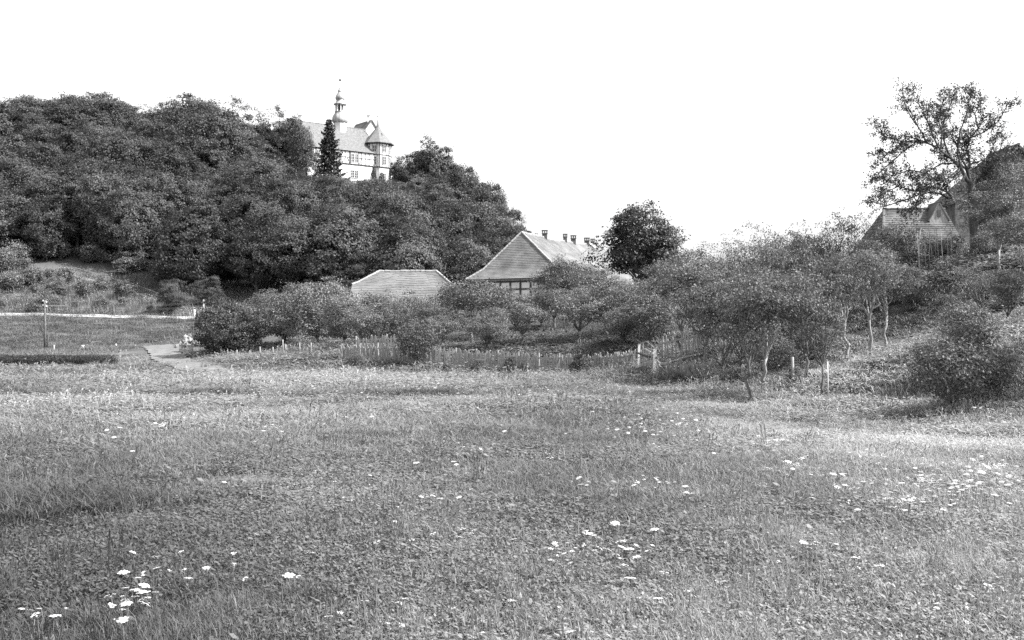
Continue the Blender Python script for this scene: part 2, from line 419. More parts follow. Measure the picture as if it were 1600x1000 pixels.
def make_tree(name, seed, H, R_, base, nl, nc, per, ll, lw, cr, tr, mat_l, mat_w, lobes=None, fork=None, trunk_line=None,
              twig=0.5, up=0.6, out=0.8, rand=0.9, shell=0.55, zsq=1.0, lean=(0, 0), droop=0.0, shape='round', dome=False, bump=0.22, nb=22, inner=0.3, holes=0):
    """one tree: trunk with limbs and twigs, and a crown of separate leaves in clumps"""
    rng = np.random.default_rng(seed)
    ch = H - base
    if lobes is None:
        lobes = []
        for i in range(nl):
            for _ in range(40):
                u = rng.uniform(-1, 1, 3)
                if np.linalg.norm(u) < 1: break
            u *= 0.80 / max(0.55, np.linalg.norm(u)) if rng.random() < 0.6 else 1
            z01 = 0.5 + 0.5 * u[2]
            if shape == 'low': z01 = z01 ** 1.5; w = 1.08 - 0.35 * z01
            elif shape == 'round': w = 1.0
            elif shape == 'cone': w = 1.15 - 0.85 * z01
            else: w = 0.65 + 0.5 * z01
            lr = rng.uniform(0.26, 0.42) * R_
            c = np.array([u[0] * R_ * 0.72 * w, u[1] * R_ * 0.72 * w, base + lr * 0.6 + z01 * max(0.1, ch - 1.7 * lr)])
            c[:2] += np.array(lean) * z01
            lobes.append((c, lr))
    cl, cn, cw = [], [], []
    wts = np.array([l_[1] ** 2 for l_ in lobes]); wts = wts / wts.sum()
    lobe_cl = [[] for _ in lobes]
    for li, (c, lr) in enumerate(lobes):
        k = max(2, int(round(nc * wts[li])))
        d = rng.normal(size=(k, 3)); d /= np.linalg.norm(d, axis=1, keepdims=True)
        d[:, 2] = np.where(d[:, 2] < -0.45, -d[:, 2], d[:, 2])
        rad = lr * (shell + (1 - shell) * rng.random((k, 1)) ** 0.5) * rng.uniform(0.85, 1.2, (k, 1))
        p = c + d * rad * np.array([1, 1, zsq])
        for q in range(k): lobe_cl[li].append(p[q])
        cl.append(p); cn.append(d)
    cl = np.concatenate(cl); cn = np.concatenate(cn)
    if dome:            # a closed, lumpy crown
        d = rng.normal(size=(nc, 3)); d /= np.linalg.norm(d, axis=1, keepdims=True)
        bd = rng.normal(size=(nb, 3)); bd /= np.linalg.norm(bd, axis=1, keepdims=True); ba = rng.uniform(-0.35, 1.0, nb)
        dist = np.arccos(np.clip(d @ bd.T, -1, 1)); wv = np.exp(-(dist / 0.36) ** 2)
        rad = 1 - bump + bump * (wv * ba).sum(1)
        rad = np.clip(rad, 0.55, 1.25) * np.where(rng.random(nc) < inner, rng.uniform(0.45, 0.9, nc), rng.uniform(0.9, 1.03, nc))
        z01 = 0.5 + 0.5 * d[:, 2] * np.minimum(rad, 1)
        wz = {'round': 1.0 + 0 * z01, 'top': 0.72 + 0.42 * z01, 'cone': 1.16 - 0.62 * z01, 'low': 1.1 - 0.25 * z01}[shape]
        cl = np.column_stack([d[:, 0] * R_ * rad * wz + lean[0] * z01, d[:, 1] * R_ * rad * wz + lean[1] * z01, base + ch * (0.5 + 0.5 * d[:, 2] * rad)])
        cn = d
        if holes:       # openings in the crown
            hd_ = rng.normal(size=(holes, 3)); hd_ /= np.linalg.norm(hd_, axis=1, keepdims=True)
            ok_ = (np.arccos(np.clip(d @ hd_.T, -1, 1)) > rng.uniform(0.25, 0.5, holes)).all(1) | (rng.random(nc) < 0.12)
            cl = cl[ok_]; cn = cn[ok_]
        near_ = np.argmin(((cl[:, None, :] - np.array([l_[0] for l_ in lobes])[None]) ** 2).sum(-1), 1)
        lobe_cl = [[cl[q] for q in np.where(near_ == li)[0]] for li in range(len(lobes))]
    nleaf = rng.poisson(per, len(cl)) + 2
    idx = np.repeat(np.arange(len(cl)), nleaf)
    sz = rng.uniform(0.6, 1.35, len(cl))[idx][:, None]
    P = cl[idx] + np.clip(rng.normal(size=(len(idx), 3)), -1.5, 1.5) * cr * sz * np.array([1, 1, 0.7])
    if droop: P[:, 2] -= droop * np.abs(rng.normal(size=len(idx)))
    P[:, 2] = np.maximum(P[:, 2], 0.02)
    zt_ = np.percentile(P[:, 2], 99.7); rr_ = np.percentile(np.hypot(P[:, 0], P[:, 1]), 95 if dome else 88)
    kn = np.array([R_ / rr_, R_ / rr_, H / zt_]); P = P * kn
    lobes = [(c_ * kn, r_) for c_, r_ in lobes]; lobe_cl = [[q_ * kn for q_ in lc_] for lc_ in lobe_cl]
    N = cn[idx] * out + np.array([0, 0, up]) + rng.normal(size=(len(idx), 3)) * rand
    v, f = leaf_quads(P, N, ll, lw, rng)
    clump_t = rng.uniform(0.0, 1.0, len(cl))[idx]
    shade = np.clip(0.45 * clump_t + 0.55 * rng.random(len(idx)), 0, 1)
    crown = np_mesh(name + '_crown', v, f, 4, mat_l, shade=shade)
    # wood
    mb = MB()
    fk = np.array(fork) if fork is not None else np.array([lean[0] * 0.15, lean[1] * 0.15, max(base * 0.9, H * 0.16)])
    if trunk_line is None:
        tl = curve_pts((0, 0, -0.15), fk, 0, rng, 5, 0.10)
    else: tl = [np.array(p) for p in trunk_line]; fk = tl[-1]
    rads = list(np.linspace(tr * 1.25, tr * 0.8, len(tl))); rads[0] = tr * 1.6
    mb.tube(tl, rads, 8)
    for li, (c, lr) in enumerate(lobes):
        st = tl[-1] if rng.random() < 0.7 else tl[-2] * 0.5 + tl[-1] * 0.5
        pts = curve_pts(st, c, 0.08 if c[2] > fk[2] else 0.18, rng, 6, 0.07)
        r0 = tr * rng.uniform(0.42, 0.62)
        mb.tube(pts, list(np.linspace(r0, max(r0 * 0.25, 0.006), len(pts))), 5, cap=False)
        for q in lobe_cl[li]:
            if rng.random() < twig:
                s0 = pts[int(rng.integers(3, len(pts)))]
                pp = curve_pts(s0, q, 0.05, rng, 3, 0.06)
                rt = max(r0 * 0.16, 0.004)
                mb.tube(pp, [rt, rt * 0.8, rt * 0.6, rt * 0.35], 3, cap=False)
    trunk = mb.mesh(name + '_trunk', mat_w, smooth=True)
    return dict(trunk=trunk, crown=crown, H=H, R=R_)

def put_tree(name, proto, loc, h, w, rz, label, cat='tree', group=None, depth_w=None):
    o = empty(name, loc, rz)
    w = min(w, 1.12 * h)
    sw = w / (2 * proto['R'])
    o.scale = (sw, sw if depth_w is None else depth_w / (2 * proto['R']), h / proto['H'])
    for part in ('trunk', 'crown'):
        if proto.get(part): link(bpy.data.objects.new(part, proto[part]), o)
    tag(o, label, cat, group)
    return o

def spot(px, d, sink=0.05):
    x = (px - 800) / F * d
    return Vector((x, d, g1(x, d) - sink))

rnd = random.Random(7)
HILL = [make_tree('hill_tree', 100 + i, 12.0, 5.0, 0.9, 10, 420, 46, 0.30, 0.20, 0.36, 0.24, M['leaf_hill'], M['bark'], twig=0.12, shape=s, dome=True, bump=bb, nb=n_b, out=1.2, up=0.35, rand=0.75, holes=4)
        for i, (s, bb, n_b) in enumerate((('round', .40, 30), ('round', .36, 40), ('top', .42, 28), ('cone', .40, 36), ('round', .46, 24), ('cone', .34, 44), ('top', .38, 36)))]
SCRUB = [make_tree('scrub', 130 + i, 3.4, 1.7, 0.05, 8, 130, 26, 0.22, 0.14, 0.24, 0.05, M['leaf_mid'], M['bark'], twig=0.5, dome=True, bump=.4, inner=.5, shape=('round', 'cone', 'top')[i]) for i in range(3)]
MID = [make_tree('mid_tree', 150 + i, 5.0, 2.2, b_, 12, 250, 40, 0.15, 0.085, 0.21, 0.11, M['leaf_mid'], M['bark'], twig=0.35, shape=s, dome=True, bump=.5, nb=20, inner=.5, holes=7)
       for i, (b_, s) in enumerate(((0.5, 'round'), (0.9, 'top'), (0.4, 'cone'), (1.0, 'round')))]
MIDT = [make_tree('tall_mid_tree', 160 + i, 5.0, 2.2, 1.6, 12, 210, 36, 0.15, 0.085, 0.22, 0.10, M['leaf_mid'], M['bark'], twig=0.5, shape='round', dome=True, bump=.55, nb=18, inner=.5, holes=8) for i in range(2)]
HEDGE = [make_tree('hedge_tree', 170 + i, 4.2, 2.2, -0.3, 12, 340, 42, 0.14, 0.08, 0.20, 0.10, M['leaf_mid'], M['bark'], twig=0.2, shape='low', dome=True, bump=.45, nb=26, holes=5) for i in range(2)]
DARKBUSH = make_tree('dark_bush', 181, 4.2, 2.0, -0.3, 12, 420, 44, 0.14, 0.07, 0.18, 0.10, M['leaf_dark'], M['bark'], twig=0.1, shape='low', dome=True, bump=.2, nb=40)
DARKTREE = make_tree('dark_tree', 183, 9.0, 3.3, 0.4, 14, 440, 48, 0.24, 0.15, 0.27, 0.22, M['leaf_dark'], M['bark'], twig=0.15, shape='top', dome=True, bump=.45, nb=24, inner=.45, holes=4)
NEAR = [make_tree('orchard_tree', 190 + i, 3.1, 1.15, b_, 10, 190, 44, 0.078, 0.042, 0.092, 0.05, M['leaf_near'], mw, twig=0.9, shape=s, lean=ln, rand=1.0, up=0.4, dome=True, bump=.6, nb=16, inner=.6, holes=9)
        for i, (b_, s, mw, ln) in enumerate(((0.7, 'round', M['bark'], (0.2, 0)), (0.9, 'top', M['bark_pale'], (-0.2, 0.1)), (0.55, 'cone', M['bark'], (0, 0)),
                                             (1.1, 'round', M['bark_pale'], (0.15, 0)), (0.6, 'top', M['bark'], (0, 0.2))))]
BARE = [make_tree('bare_trunk_tree', 240 + i, 3.1, 1.1, 1.45, 9, 135, 44, 0.078, 0.042, 0.092, 0.05, M['leaf_near'], M['bark_pale'], twig=0.9, shape='round', lean=(ln, 0), rand=1.0, dome=True, bump=.6, nb=14, inner=.6, holes=9) for i, ln in enumerate((.2, -.25, .1))]
FRONT = [make_tree('front_tree', 250 + i, 3.1, 1.15, 1.1, 10, 165, 44, 0.076, 0.041, 0.092, 0.04, M['leaf_near'], M['bark'], twig=0.9, shape='round', lean=(ln, 0), rand=1.0, dome=True, bump=.6, nb=16, inner=.6, holes=8) for i, ln in enumerate((-.5, .25))]
SPARSE = [make_tree('sparse_tree', 210 + i, 4.2, 1.5, 1.2, 14, 150, 20, 0.080, 0.042, 0.085, 0.07, M['leaf_near'], M['bark'], twig=1.0, shape='top', shell=0.3, rand=1.1) for i in range(3)]
SHRUB = [make_tree('shrub', 220 + i, 1.5, 0.8, -0.05, 9, 150, 28, 0.080, 0.038, 0.10, 0.02, M['leaf_near'], M['bark'], twig=0.8, shape=('low', 'round', 'cone')[i], rand=0.8, up=0.8, dome=True, bump=.6, nb=14, inner=.55, holes=6) for i in range(3)]
BUSHDARK = make_tree('small_dark_bush', 231, 1.0, 0.5, -0.05, 8, 110, 26, 0.075, 0.04, 0.07, 0.02, M['leaf_dark'], M['bark'], twig=0.1, dome=True, bump=.2, nb=30, shape='low')
WHITEBUSH = make_tree('white_bush', 233, 1.2, 0.5, 0.35, 6, 50, 30, 0.06, 0.045, 0.06, 0.02, M['leaf_white'], M['bark'], twig=0.8)

# the wood on the castle hill, tops kept under the skyline of the photograph
SKY_PX = [-260, 15, 60, 110, 160, 200, 225, 245, 290, 330, 345, 385, 410, 430, 455, 478, 489, 496, 560, 612, 625, 640, 650, 680, 700, 730, 740, 760, 775, 800, 820, 836, 845, 900]
SKY_PY = [160, 156, 150, 145, 152, 164, 173, 163, 153, 163, 172, 162, 178, 174, 182, 193, 215, 274, 278, 284, 256, 250, 222, 220, 238, 265, 288, 287, 300, 335, 360, 364, 405, 430]
def sky_py(px): return float(np.interp(px, SKY_PX, SKY_PY))
OC = W(571, 285, 232.0); CU = Vector((0.80, 0.60, 0)).normalized(); CN = Vector((CU.y, -CU.x, 0))
def C(a, b_, z): return Vector((OC.x, OC.y, 0)) + CU * a + CN * b_ + Vector((0, 0, z))
def castle_ab(x, y):
    v = Vector((x - OC.x, y - OC.y, 0)); return v.dot(CU), v.dot(CN)
ht = []
hr = np.random.default_rng(42)
cand = []
for yy in np.arange(153, 258, 6.2):
    for xx in np.arange(-135, 14, 6.8):
        cand.append((xx + hr.uniform(-2.2, 2.2) + (3.7 if int(round((yy - 153) / 6.2)) % 2 else 0), yy + hr.uniform(-1.9, 1.9)))
cz_ = gz(np.array([c[0] for c in cand]), np.array([c[1] for c in cand]))
for (x, y), z in zip(cand, cz_):
    px = 800 + F * x / y
    if px < -110 or px > 850: continue
    a_, b_ = castle_ab(x, y)
    if -22 < a_ < 6.5 and -12 < b_ < 3.2: continue
    if px > 470 and px < 615 and y > 236: continue
    low_left = y < 176 and px < 262
    if low_left: continue
    if y < 162 and px > 262 and hr.random() < 0.4: continue
    ztop = EYE + (HOR - sky_py(px)) / F * y
    h = hr.uniform(9.0, 14.5)
    if low_left: h = hr.uniform(2.2, 4.6)
    elif y < 160: h = hr.uniform(4, 9)
    room = ztop - z
    edge = False
    if room < h * 1.25 and room > 6 and y > 214: h = room * hr.uniform(0.93, 1.0); edge = True
    elif room < h: h = room
    if h < 2.0: continue
    h = min(h, 19)
    ht.append((x, y, z, h, px, low_left, edge))
for _ in range(85):
    d_ = hr.uniform(149, 181); px = hr.uniform(-60, 275); x = (px - 800) / F * d_; z = g1(x, d_)
    if 100 < px < 255 and abs((EYE + (HOR - (418 + (px - 115) * .38)) / F * d_) - z) < 1.3: continue
    ht.append((x, d_, z, hr.uniform(1.4, 4.2) * (.6 + .6 * (d_ - 149) / 32), px, True, False))
# margin check of the neighbours' skyline: a wide crown must not poke out beside its own column
for (x, y, z, h, px, low, edge) in ht:
    w = h * hr.uniform(0.78, 1.0) if not low else h * hr.uniform(0.9, 1.25)
    for dx in (-0.38, 0.38):
        pz = EYE + (HOR - sky_py(px + dx * w / y * F)) / F * y
        h = min(h, max((pz - z) * 1.12, 2.0))
    w = min(w, h * 1.0 + 1.0)
    if low:
        pr = SCRUB[int(hr.integers(0, 3))]
        put_tree('scrub_bush', pr, (x, y, z - 0.1), h, w, hr.uniform(0, 6.28), 'loose leafy bush on the rough slope above the road, left of the dark wood', 'bush', 'bushes on the slope above the road')
        continue
    pr = HILL[int(hr.integers(0, len(HILL)))]
    if px > 612:
        wh = 'below the peak right of the castle' if px < 700 else ('on its falling right shoulder' if px < 770 else 'behind the long barn roof')
    elif px < 75: wh = 'at the left edge of the picture'
    elif px < 150: wh = 'below the highest rounded skyline tree'
    elif px < 240: wh = 'left of the broad skyline dome'
    elif px < 340: wh = 'below the broad dome-shaped skyline tree'
    elif px < 420: wh = 'right of the broad skyline dome'
    elif px < 490: wh = 'just left of the castle'
    else: wh = 'straight below the castle'
    lv = 'high in' if y > 215 else ('halfway up' if y > 184 else 'at the foot of')
    lb = 'broadleaf tree %s the hill wood, %s' % (lv, wh); gr = 'trees %s the hill wood %s' % (lv, wh)
    put_tree('broadleaf_tree', pr, (x, y, z - 0.2), h, w, hr.uniform(0, 6.28), lb, 'tree', gr)
for (px, d, top, wp, lb) in [
 (28, 236, 155, 90, 'open-crowned tree on the hill skyline at the left edge'), (66, 238, 150, 80, 'second skyline tree from the left edge'), (112, 236, 143, 110, 'highest rounded tree of the left hill skyline'),
 (158, 237, 151, 80, 'skyline tree just right of the highest left tree'), (200, 235, 165, 70, 'skyline tree at the start of the dip left of the broad dome'), (243, 234, 162, 56, 'small skyline tree in the dip left of the broad dome'),
 (292, 236, 152, 116, 'broad dome-shaped tree in the middle of the left skyline'), (388, 234, 161, 88, 'rounded skyline tree between the broad dome and the castle'), (432, 232, 172, 62, 'skyline tree two left of the castle roof'),
 (462, 229, 182, 64, 'skyline tree next to the left end of the castle roof'),
 (470, 217, 187, 52, 'dark rounded tree overlapping the left end of the castle roof'),
 (622, 236, 248, 46, 'small tree just right of the castle turret'), (655, 228, 234, 64, 'tree on the left shoulder of the peak right of the castle'), (682, 226, 217, 92, 'tallest tree of the peak right of the castle'),
 (722, 224, 258, 66, 'tree on the right shoulder of the peak right of the castle'), (764, 222, 285, 66, 'pointed tree on the falling skyline above the long barn'), (796, 214, 328, 54, 'lower tree on the falling skyline left of the barn ridge'), (824, 200, 358, 44, 'last small tree of the skyline behind the barn ridge')]:
    p = spot(px, d, .2); h = EYE + (HOR - top) / F * d - p.z
    put_tree('skyline_tree', HILL[int(hr.integers(0, len(HILL)))], p, h, wp / F * d, hr.uniform(0, 6.28), lb, 'tree', 'trees on the hill skyline')

# the spruce before the castle
def make_spruce():
    rng = np.random.default_rng(5); Hs = 13.5; P, N = [], []
    mb = MB(); mb.tube([(0, 0, -0.3), (0, 0, 6), (0.05, 0, Hs)], [0.22, 0.14, 0.02], 7)
    z = 1.2
    while z < Hs - 0.15:
        t = z / Hs; L = 3.4 * (1 - t) ** 0.8 + 0.2
        k = 7 if t < 0.8 else 5
        off = rng.uniform(0, 6.28)
        for j in range(k):
            an = off + j * 6.283 / k + rng.uniform(-0.25, 0.25); Lb = L * rng.uniform(0.6, 1.15)
            dv = np.array([math.cos(an), math.sin(an), 0])
            tip = None; pts = []
            for q in range(6):
                s = q / 5; pts.append(np.array([0, 0, z]) + dv * Lb * s + np.array([0, 0, -0.32 * Lb * math.sin(s * 2.2) + 0.16 * Lb * s * s]))
            mb.tube(pts[:5], [0.05, 0.04, 0.03, 0.02, 0.01], 3, cap=False)
            m_ = int(26 * Lb / 2 + 10)
            s = rng.uniform(0.12, 1.05, m_) ** 0.8
            ctr = np.array([0, 0, z]) + dv * (Lb * s)[:, None] + np.array([0, 0, 1]) * (-0.32 * Lb * np.sin(s * 2.2) + 0.16 * Lb * s * s)[:, None]
            side = np.array([-dv[1], dv[0], 0])
            ctr += side * (rng.normal(size=m_) * 0.26 * (1.15 - s) * Lb * 0.5)[:, None] + np.array([0, 0, -1]) * np.abs(rng.normal(size=m_) * 0.14)[:, None]
            P.append(ctr); N.append(np.array([0, 0, 0.7]) + rng.normal(size=(m_, 3)) * 0.8)
        z += 0.55 * (1 - 0.45 * t)
    P = np.concatenate(P); N = np.concatenate(N)
    v, f = leaf_quads(P, N, 0.55, 0.22, rng)
    return dict(trunk=mb.mesh('spruce_trunk', M['bark'], True), crown=np_mesh('spruce_crown', v, f, 4, M['needle'], shade=rng.random(len(P))), H=Hs, R=3.4)
SPRUCE = make_spruce()
sp = C(-11.2, 5.2, 0); sp.z = g1(sp.x, sp.y) - 0.2
zt = EYE + (HOR - 184) / F * sp.y
put_tree('spruce_tree', SPRUCE, sp, zt - sp.z, 9.0, 0.4, 'tall dark spruce with drooping boughs in front of the castle wall', 'tree')

# ---- the middle garden: (pixel column, distance, row of its top, width in pixels, kind, label)
mid = [
 (350, 76, 466, 100, DARKBUSH, 'big dense dark bush at the left end of the orchard, beside the farm track', 'dark_bush'),
 (398, 80, 474, 112, HEDGE[0], 'broad leafy bush just right of the big dark bush by the track', 'leafy_bush'),
 (446, 77, 452, 118, HEDGE[1], 'rounded leafy tree behind the row of short fence posts', 'garden_tree'),
 (496, 73, 440, 124, HEDGE[0], 'wide leafy tree rising left of the small barn roof', 'garden_tree'),
 (538, 66, 462, 92, HEDGE[0], 'leafy tree hanging over the left end of the picket fence, casting a dark shadow', 'garden_tree'),
 (588, 69, 456, 92, MID[2], 'orchard tree before the left part of the small barn roof', 'garden_tree'),
 (632, 68, 451, 84, MID[1], 'orchard tree before the middle of the small barn roof', 'garden_tree'),
 (676, 66, 462, 80, MID[3], 'orchard tree before the right end of the small barn roof', 'garden_tree'),
 (739, 61, 430, 112, MIDT[0], 'tall orchard tree with a dark forked trunk below the long barn hip', 'garden_tree'),
 (780, 72, 446, 92, MID[2], 'leafy tree directly below the timbered wall of the long barn', 'garden_tree'),
 (816, 60, 472, 62, MIDT[1], 'small orchard tree with a thin bent trunk right of the tall forked tree', 'garden_tree'),
 (868, 66, 446, 98, MIDT[0], 'orchard tree in the middle of the grass behind the picket fence', 'garden_tree'),
 (882, 86, 402, 112, MID[2], 'feathery tree standing against the long barn roof', 'garden_tree'),
 (905, 60, 460, 72, MIDT[1], 'small orchard tree behind the round dark fence bush', 'garden_tree'),
 (932, 82, 414, 96, HEDGE[1], 'leafy tree at the left foot of the tall dark tree', 'garden_tree'),
 (946, 61, 446, 104, MIDT[1], 'spreading orchard tree with a low leaning trunk near the gate', 'garden_tree'),
 (1000, 88, 317, 112, DARKTREE, 'tall dark rounded tree beside the far end of the long barn', 'dark_tree'),
 (985, 70, 436, 92, MID[0], 'orchard tree below the tall dark tree', 'garden_tree'),
 (1030, 62, 430, 96, MID[2], 'orchard tree right of the tall dark tree, behind the gate', 'garden_tree'),
 (895, 94, 458, 84, HEDGE[0], 'leafy bush at the foot of the long barn side wall', 'leafy_bush'),
 (938, 95, 455, 84, HEDGE[1], 'leafy bush at the far foot of the long barn side wall', 'leafy_bush'),
] + [(px, d, top, wp, (MID + HEDGE)[i % 6], lb, 'garden_tree') for i, (px, d, top, wp, lb) in enumerate([
 (418, 92, 452, 110, 'leafy tree in the second row behind the big dark bush'), (480, 94, 430, 120, 'leafy tree in the back row left of the small barn'), (540, 90, 446, 84, 'leafy tree touching the left end of the small barn'),
 (566, 62, 478, 92, 'spreading tree behind the left end of the picket fence'), (612, 63, 476, 88, 'low tree below the middle of the small barn roof'), (660, 62, 484, 84, 'low tree above the large overhanging bush'),
 (700, 64, 474, 84, 'low tree left of the tall forked tree'), (716, 92, 448, 84, 'tree in the gap between the two barns'), (752, 95, 446, 84, 'tree against the left part of the timbered barn wall'),
 (772, 64, 480, 76, 'small tree right beside the tall forked tree'), (872, 92, 440, 80, 'tree against the right part of the timbered barn wall'), (836, 74, 466, 90, 'tree in the back of the grass behind the fence'),
 (905, 78, 446, 100, 'tree in front of the feathery barn tree'), (960, 84, 430, 84, 'tree under the left side of the tall dark tree'), (965, 68, 452, 84, 'low tree above the leaning orchard tree'),
 (1012, 56, 460, 86, 'low tree directly behind the garden gate'), (1050, 74, 408, 96, 'tree under the right side of the tall dark tree'), (890, 92, 428, 84, 'tree hiding the near end of the long barn side wall'), (932, 98, 424, 90, 'tree hiding the far end of the long barn side wall'),
 (690, 101, 447, 80, 'back-row tree between the barns, left of the hip'), (728, 102, 449, 80, 'back-row tree under the left corner of the barn hip'), (768, 103, 450, 70, 'back-row tree under the middle of the barn hip'),
 (852, 99, 446, 76, 'back-row tree under the right corner of the barn hip'), (580, 66, 500, 80, 'middle-row tree left of the overhanging fence bush'), (722, 70, 462, 86, 'middle-row tree left of the timbered wall strip'), (806, 66, 452, 84, 'middle-row tree straight below the timbered wall strip'),
 (846, 68, 458, 80, 'middle-row tree right of the small bent tree'), (888, 72, 462, 90, 'middle-row tree below the feathery barn tree'), (926, 70, 458, 92, 'middle-row tree below the left edge of the tall dark tree'), (905, 102, 412, 90, 'back-row tree against the barn eave'),
 (958, 76, 446, 92, 'middle-row tree under the tall dark tree'), (760, 58, 486, 56, 'low front tree right of the dark forked trunk'), (975, 58, 476, 74, 'low front tree left of the garden gate'), (690, 59, 492, 60, 'low front tree between fence bush and forked trunk'),
 (1036, 92, 385, 80, 'slim tree on the skyline touching the tall dark tree')])]
for i, (px, d, top, wp, pr, lb, nm) in enumerate(mid):
    p = spot(px, d); h = EYE + (HOR - top) / F * d - p.z
    put_tree(nm, pr, p, h, wp * (1.08 if nm != 'garden_tree' else 1.28) / F * d, rnd.uniform(0, 6.28), lb, 'bush' if 'bush' in nm else 'tree', 'garden trees below the hill' if nm == 'garden_tree' else None)
# bushes along the picket fence
for (px, d, top, wp, pr, lb) in [
 (652, 54.3, 494, 76, SHRUB[0], 'large leafy bush hanging over the middle of the picket fence'),
 (744, 53, 552, 56, SHRUB[1], 'low spreading bush at the picket fence below the tall forked tree'),
 (798, 52.5, 558, 24, BUSHDARK, 'small dark upright bush at the fence, left of the fallen plank'),
 (822, 52.6, 560, 18, SHRUB[2], 'tiny pale bush at the fence above the fallen plank'),
 (907, 51, 552, 34, BUSHDARK, 'round dark bush at the right part of the picket fence'),
 (978, 47.5, 556, 46, SHRUB[1], 'leafy bush just left of the garden gate'),
 (556, 54.5, 548, 40, SHRUB[2], 'straggly bush at the left end of the picket fence'),
 (700, 53.2, 566, 34, SHRUB[0], 'weedy clump at the fence right of the large overhanging bush')]:
    p = spot(px, d); h = EYE + (HOR - top) / F * d - p.z
    put_tree('fence_bush', pr, p, max(h, 0.3), wp / F * d, rnd.uniform(0, 6.28), lb, 'bush', 'bushes along the picket fence')

# ---- the right-hand orchard on the bank
near = [
 (1166, 27.0, 436, 146, FRONT[0], 'front plum tree with a bent dark trunk, lowest on the bank'),
 (1196, 30.5, 420, 126, NEAR[1], 'plum tree with a straight pale trunk, behind the bent front tree'),
 (1256, 28.6, 426, 128, FRONT[1], 'dense plum tree with a thin dark curved trunk, in the middle of the front row'),
 (1290, 27.2, 452, 104, FRONT[0], 'young plum tree tied to a stake at the foot of the bank'),
 (1322, 33.0, 405, 106, BARE[0], 'tree with a pale straight trunk, leftmost of the three bare trunks'),
 (1358, 31.0, 392, 100, BARE[1], 'tree with a kinked pale trunk, middle of the three bare trunks'),
 (1385, 33.5, 410, 104, BARE[2], 'tree with a crooked pale trunk, rightmost of the three bare trunks'),
 (1104, 37.5, 446, 112, BARE[0], 'leafy tree overhanging the collapsed fence beside the gate'),
 (1062, 45, 402, 118, FRONT[0], 'leafy tree behind the garden gate'),
 (1130, 41, 412, 130, NEAR[0], 'tree in the second row of the right orchard, above the collapsed fence'),
 (1104, 52, 368, 124, SPARSE[0], 'thin-topped tree on the skyline right of the tall dark tree'),
 (1150, 50, 376, 110, SPARSE[1], 'twiggy tree in the dip of the orchard skyline'),
 (1182, 44, 386, 128, NEAR[2], 'dense tree in the middle of the right orchard'),
 (1222, 39, 344, 112, SPARSE[2], 'tree whose thin top branch stands alone against the sky'),
 (1246, 47, 366, 116, NEAR[4], 'round tree on the skyline left of the twin tops'),
 (1300, 42, 334, 104, SPARSE[0], 'left one of the twin tops on the orchard skyline'),
 (1344, 46, 332, 104, SPARSE[1], 'right one of the twin tops, next to the house roof'),
 (1288, 38, 410, 112, NEAR[0], 'dense tree below the twin tops'),
 (1402, 45, 372, 96, NEAR[2], 'tree at the left foot of the house'),
 (1448, 42, 398, 96, NEAR[4], 'low bushy tree below the roof dormer'),
 (1508, 41, 402, 100, NEAR[0], 'bushy tree at the foot of the old apple tree'),
 (1578, 41, 242, 128, NEAR[0], 'tall leafy tree against the steep roof at the right edge'),
 (1562, 38, 300, 116, NEAR[3], 'dense tree below the steep roof at the right edge'),
 (1602, 36, 330, 120, NEAR[1], 'leafy tree cut by the right edge above the path'),
 (1532, 33.8, 412, 92, SPARSE[0], 'small thin tree at the upper edge of the bank path'),
 (1574, 31.0, 420, 80, NEAR[4], 'small tree beside the bank path at the right edge'),

 (1128, 36, 440, 112, NEAR[2], 'low-branched tree left of the bent front tree'),
 (1160, 37, 428, 124, NEAR[2], 'full tree behind the bent front tree'),
 (1205, 43, 396, 120, NEAR[0], 'full tree in the third row of the right orchard'),
 (1080, 58, 392, 110, NEAR[2], 'back tree between the dark tree and the thin-topped tree'),
 (1268, 52, 372, 110, NEAR[0], 'back tree below the left twin top'),
 (1316, 38, 396, 104, NEAR[4], 'full tree behind the leftmost bare trunk'),
 (1352, 40, 376, 104, NEAR[2], 'full tree behind the middle bare trunk'),
 (1380, 43, 392, 96, NEAR[0], 'full tree behind the white bush'),
 (1540, 44, 318, 96, NEAR[2], 'dense tree right behind the apple trunk'),
 (1476, 46, 372, 92, NEAR[0], 'dense low tree right below the dormer'),
 (1560, 46, 262, 110, NEAR[4], 'dense tree covering the steep roof'),
]
for (px, d, top, wp, pr, lb) in near:
    p = spot(px, d); h = EYE + (HOR - top) / F * d - p.z
    put_tree('orchard_tree', pr, p, h, min(wp * 1.05 / F * d, .9 * h), rnd.uniform(0, 6.28), lb, 'tree', 'trees of the right-hand orchard')
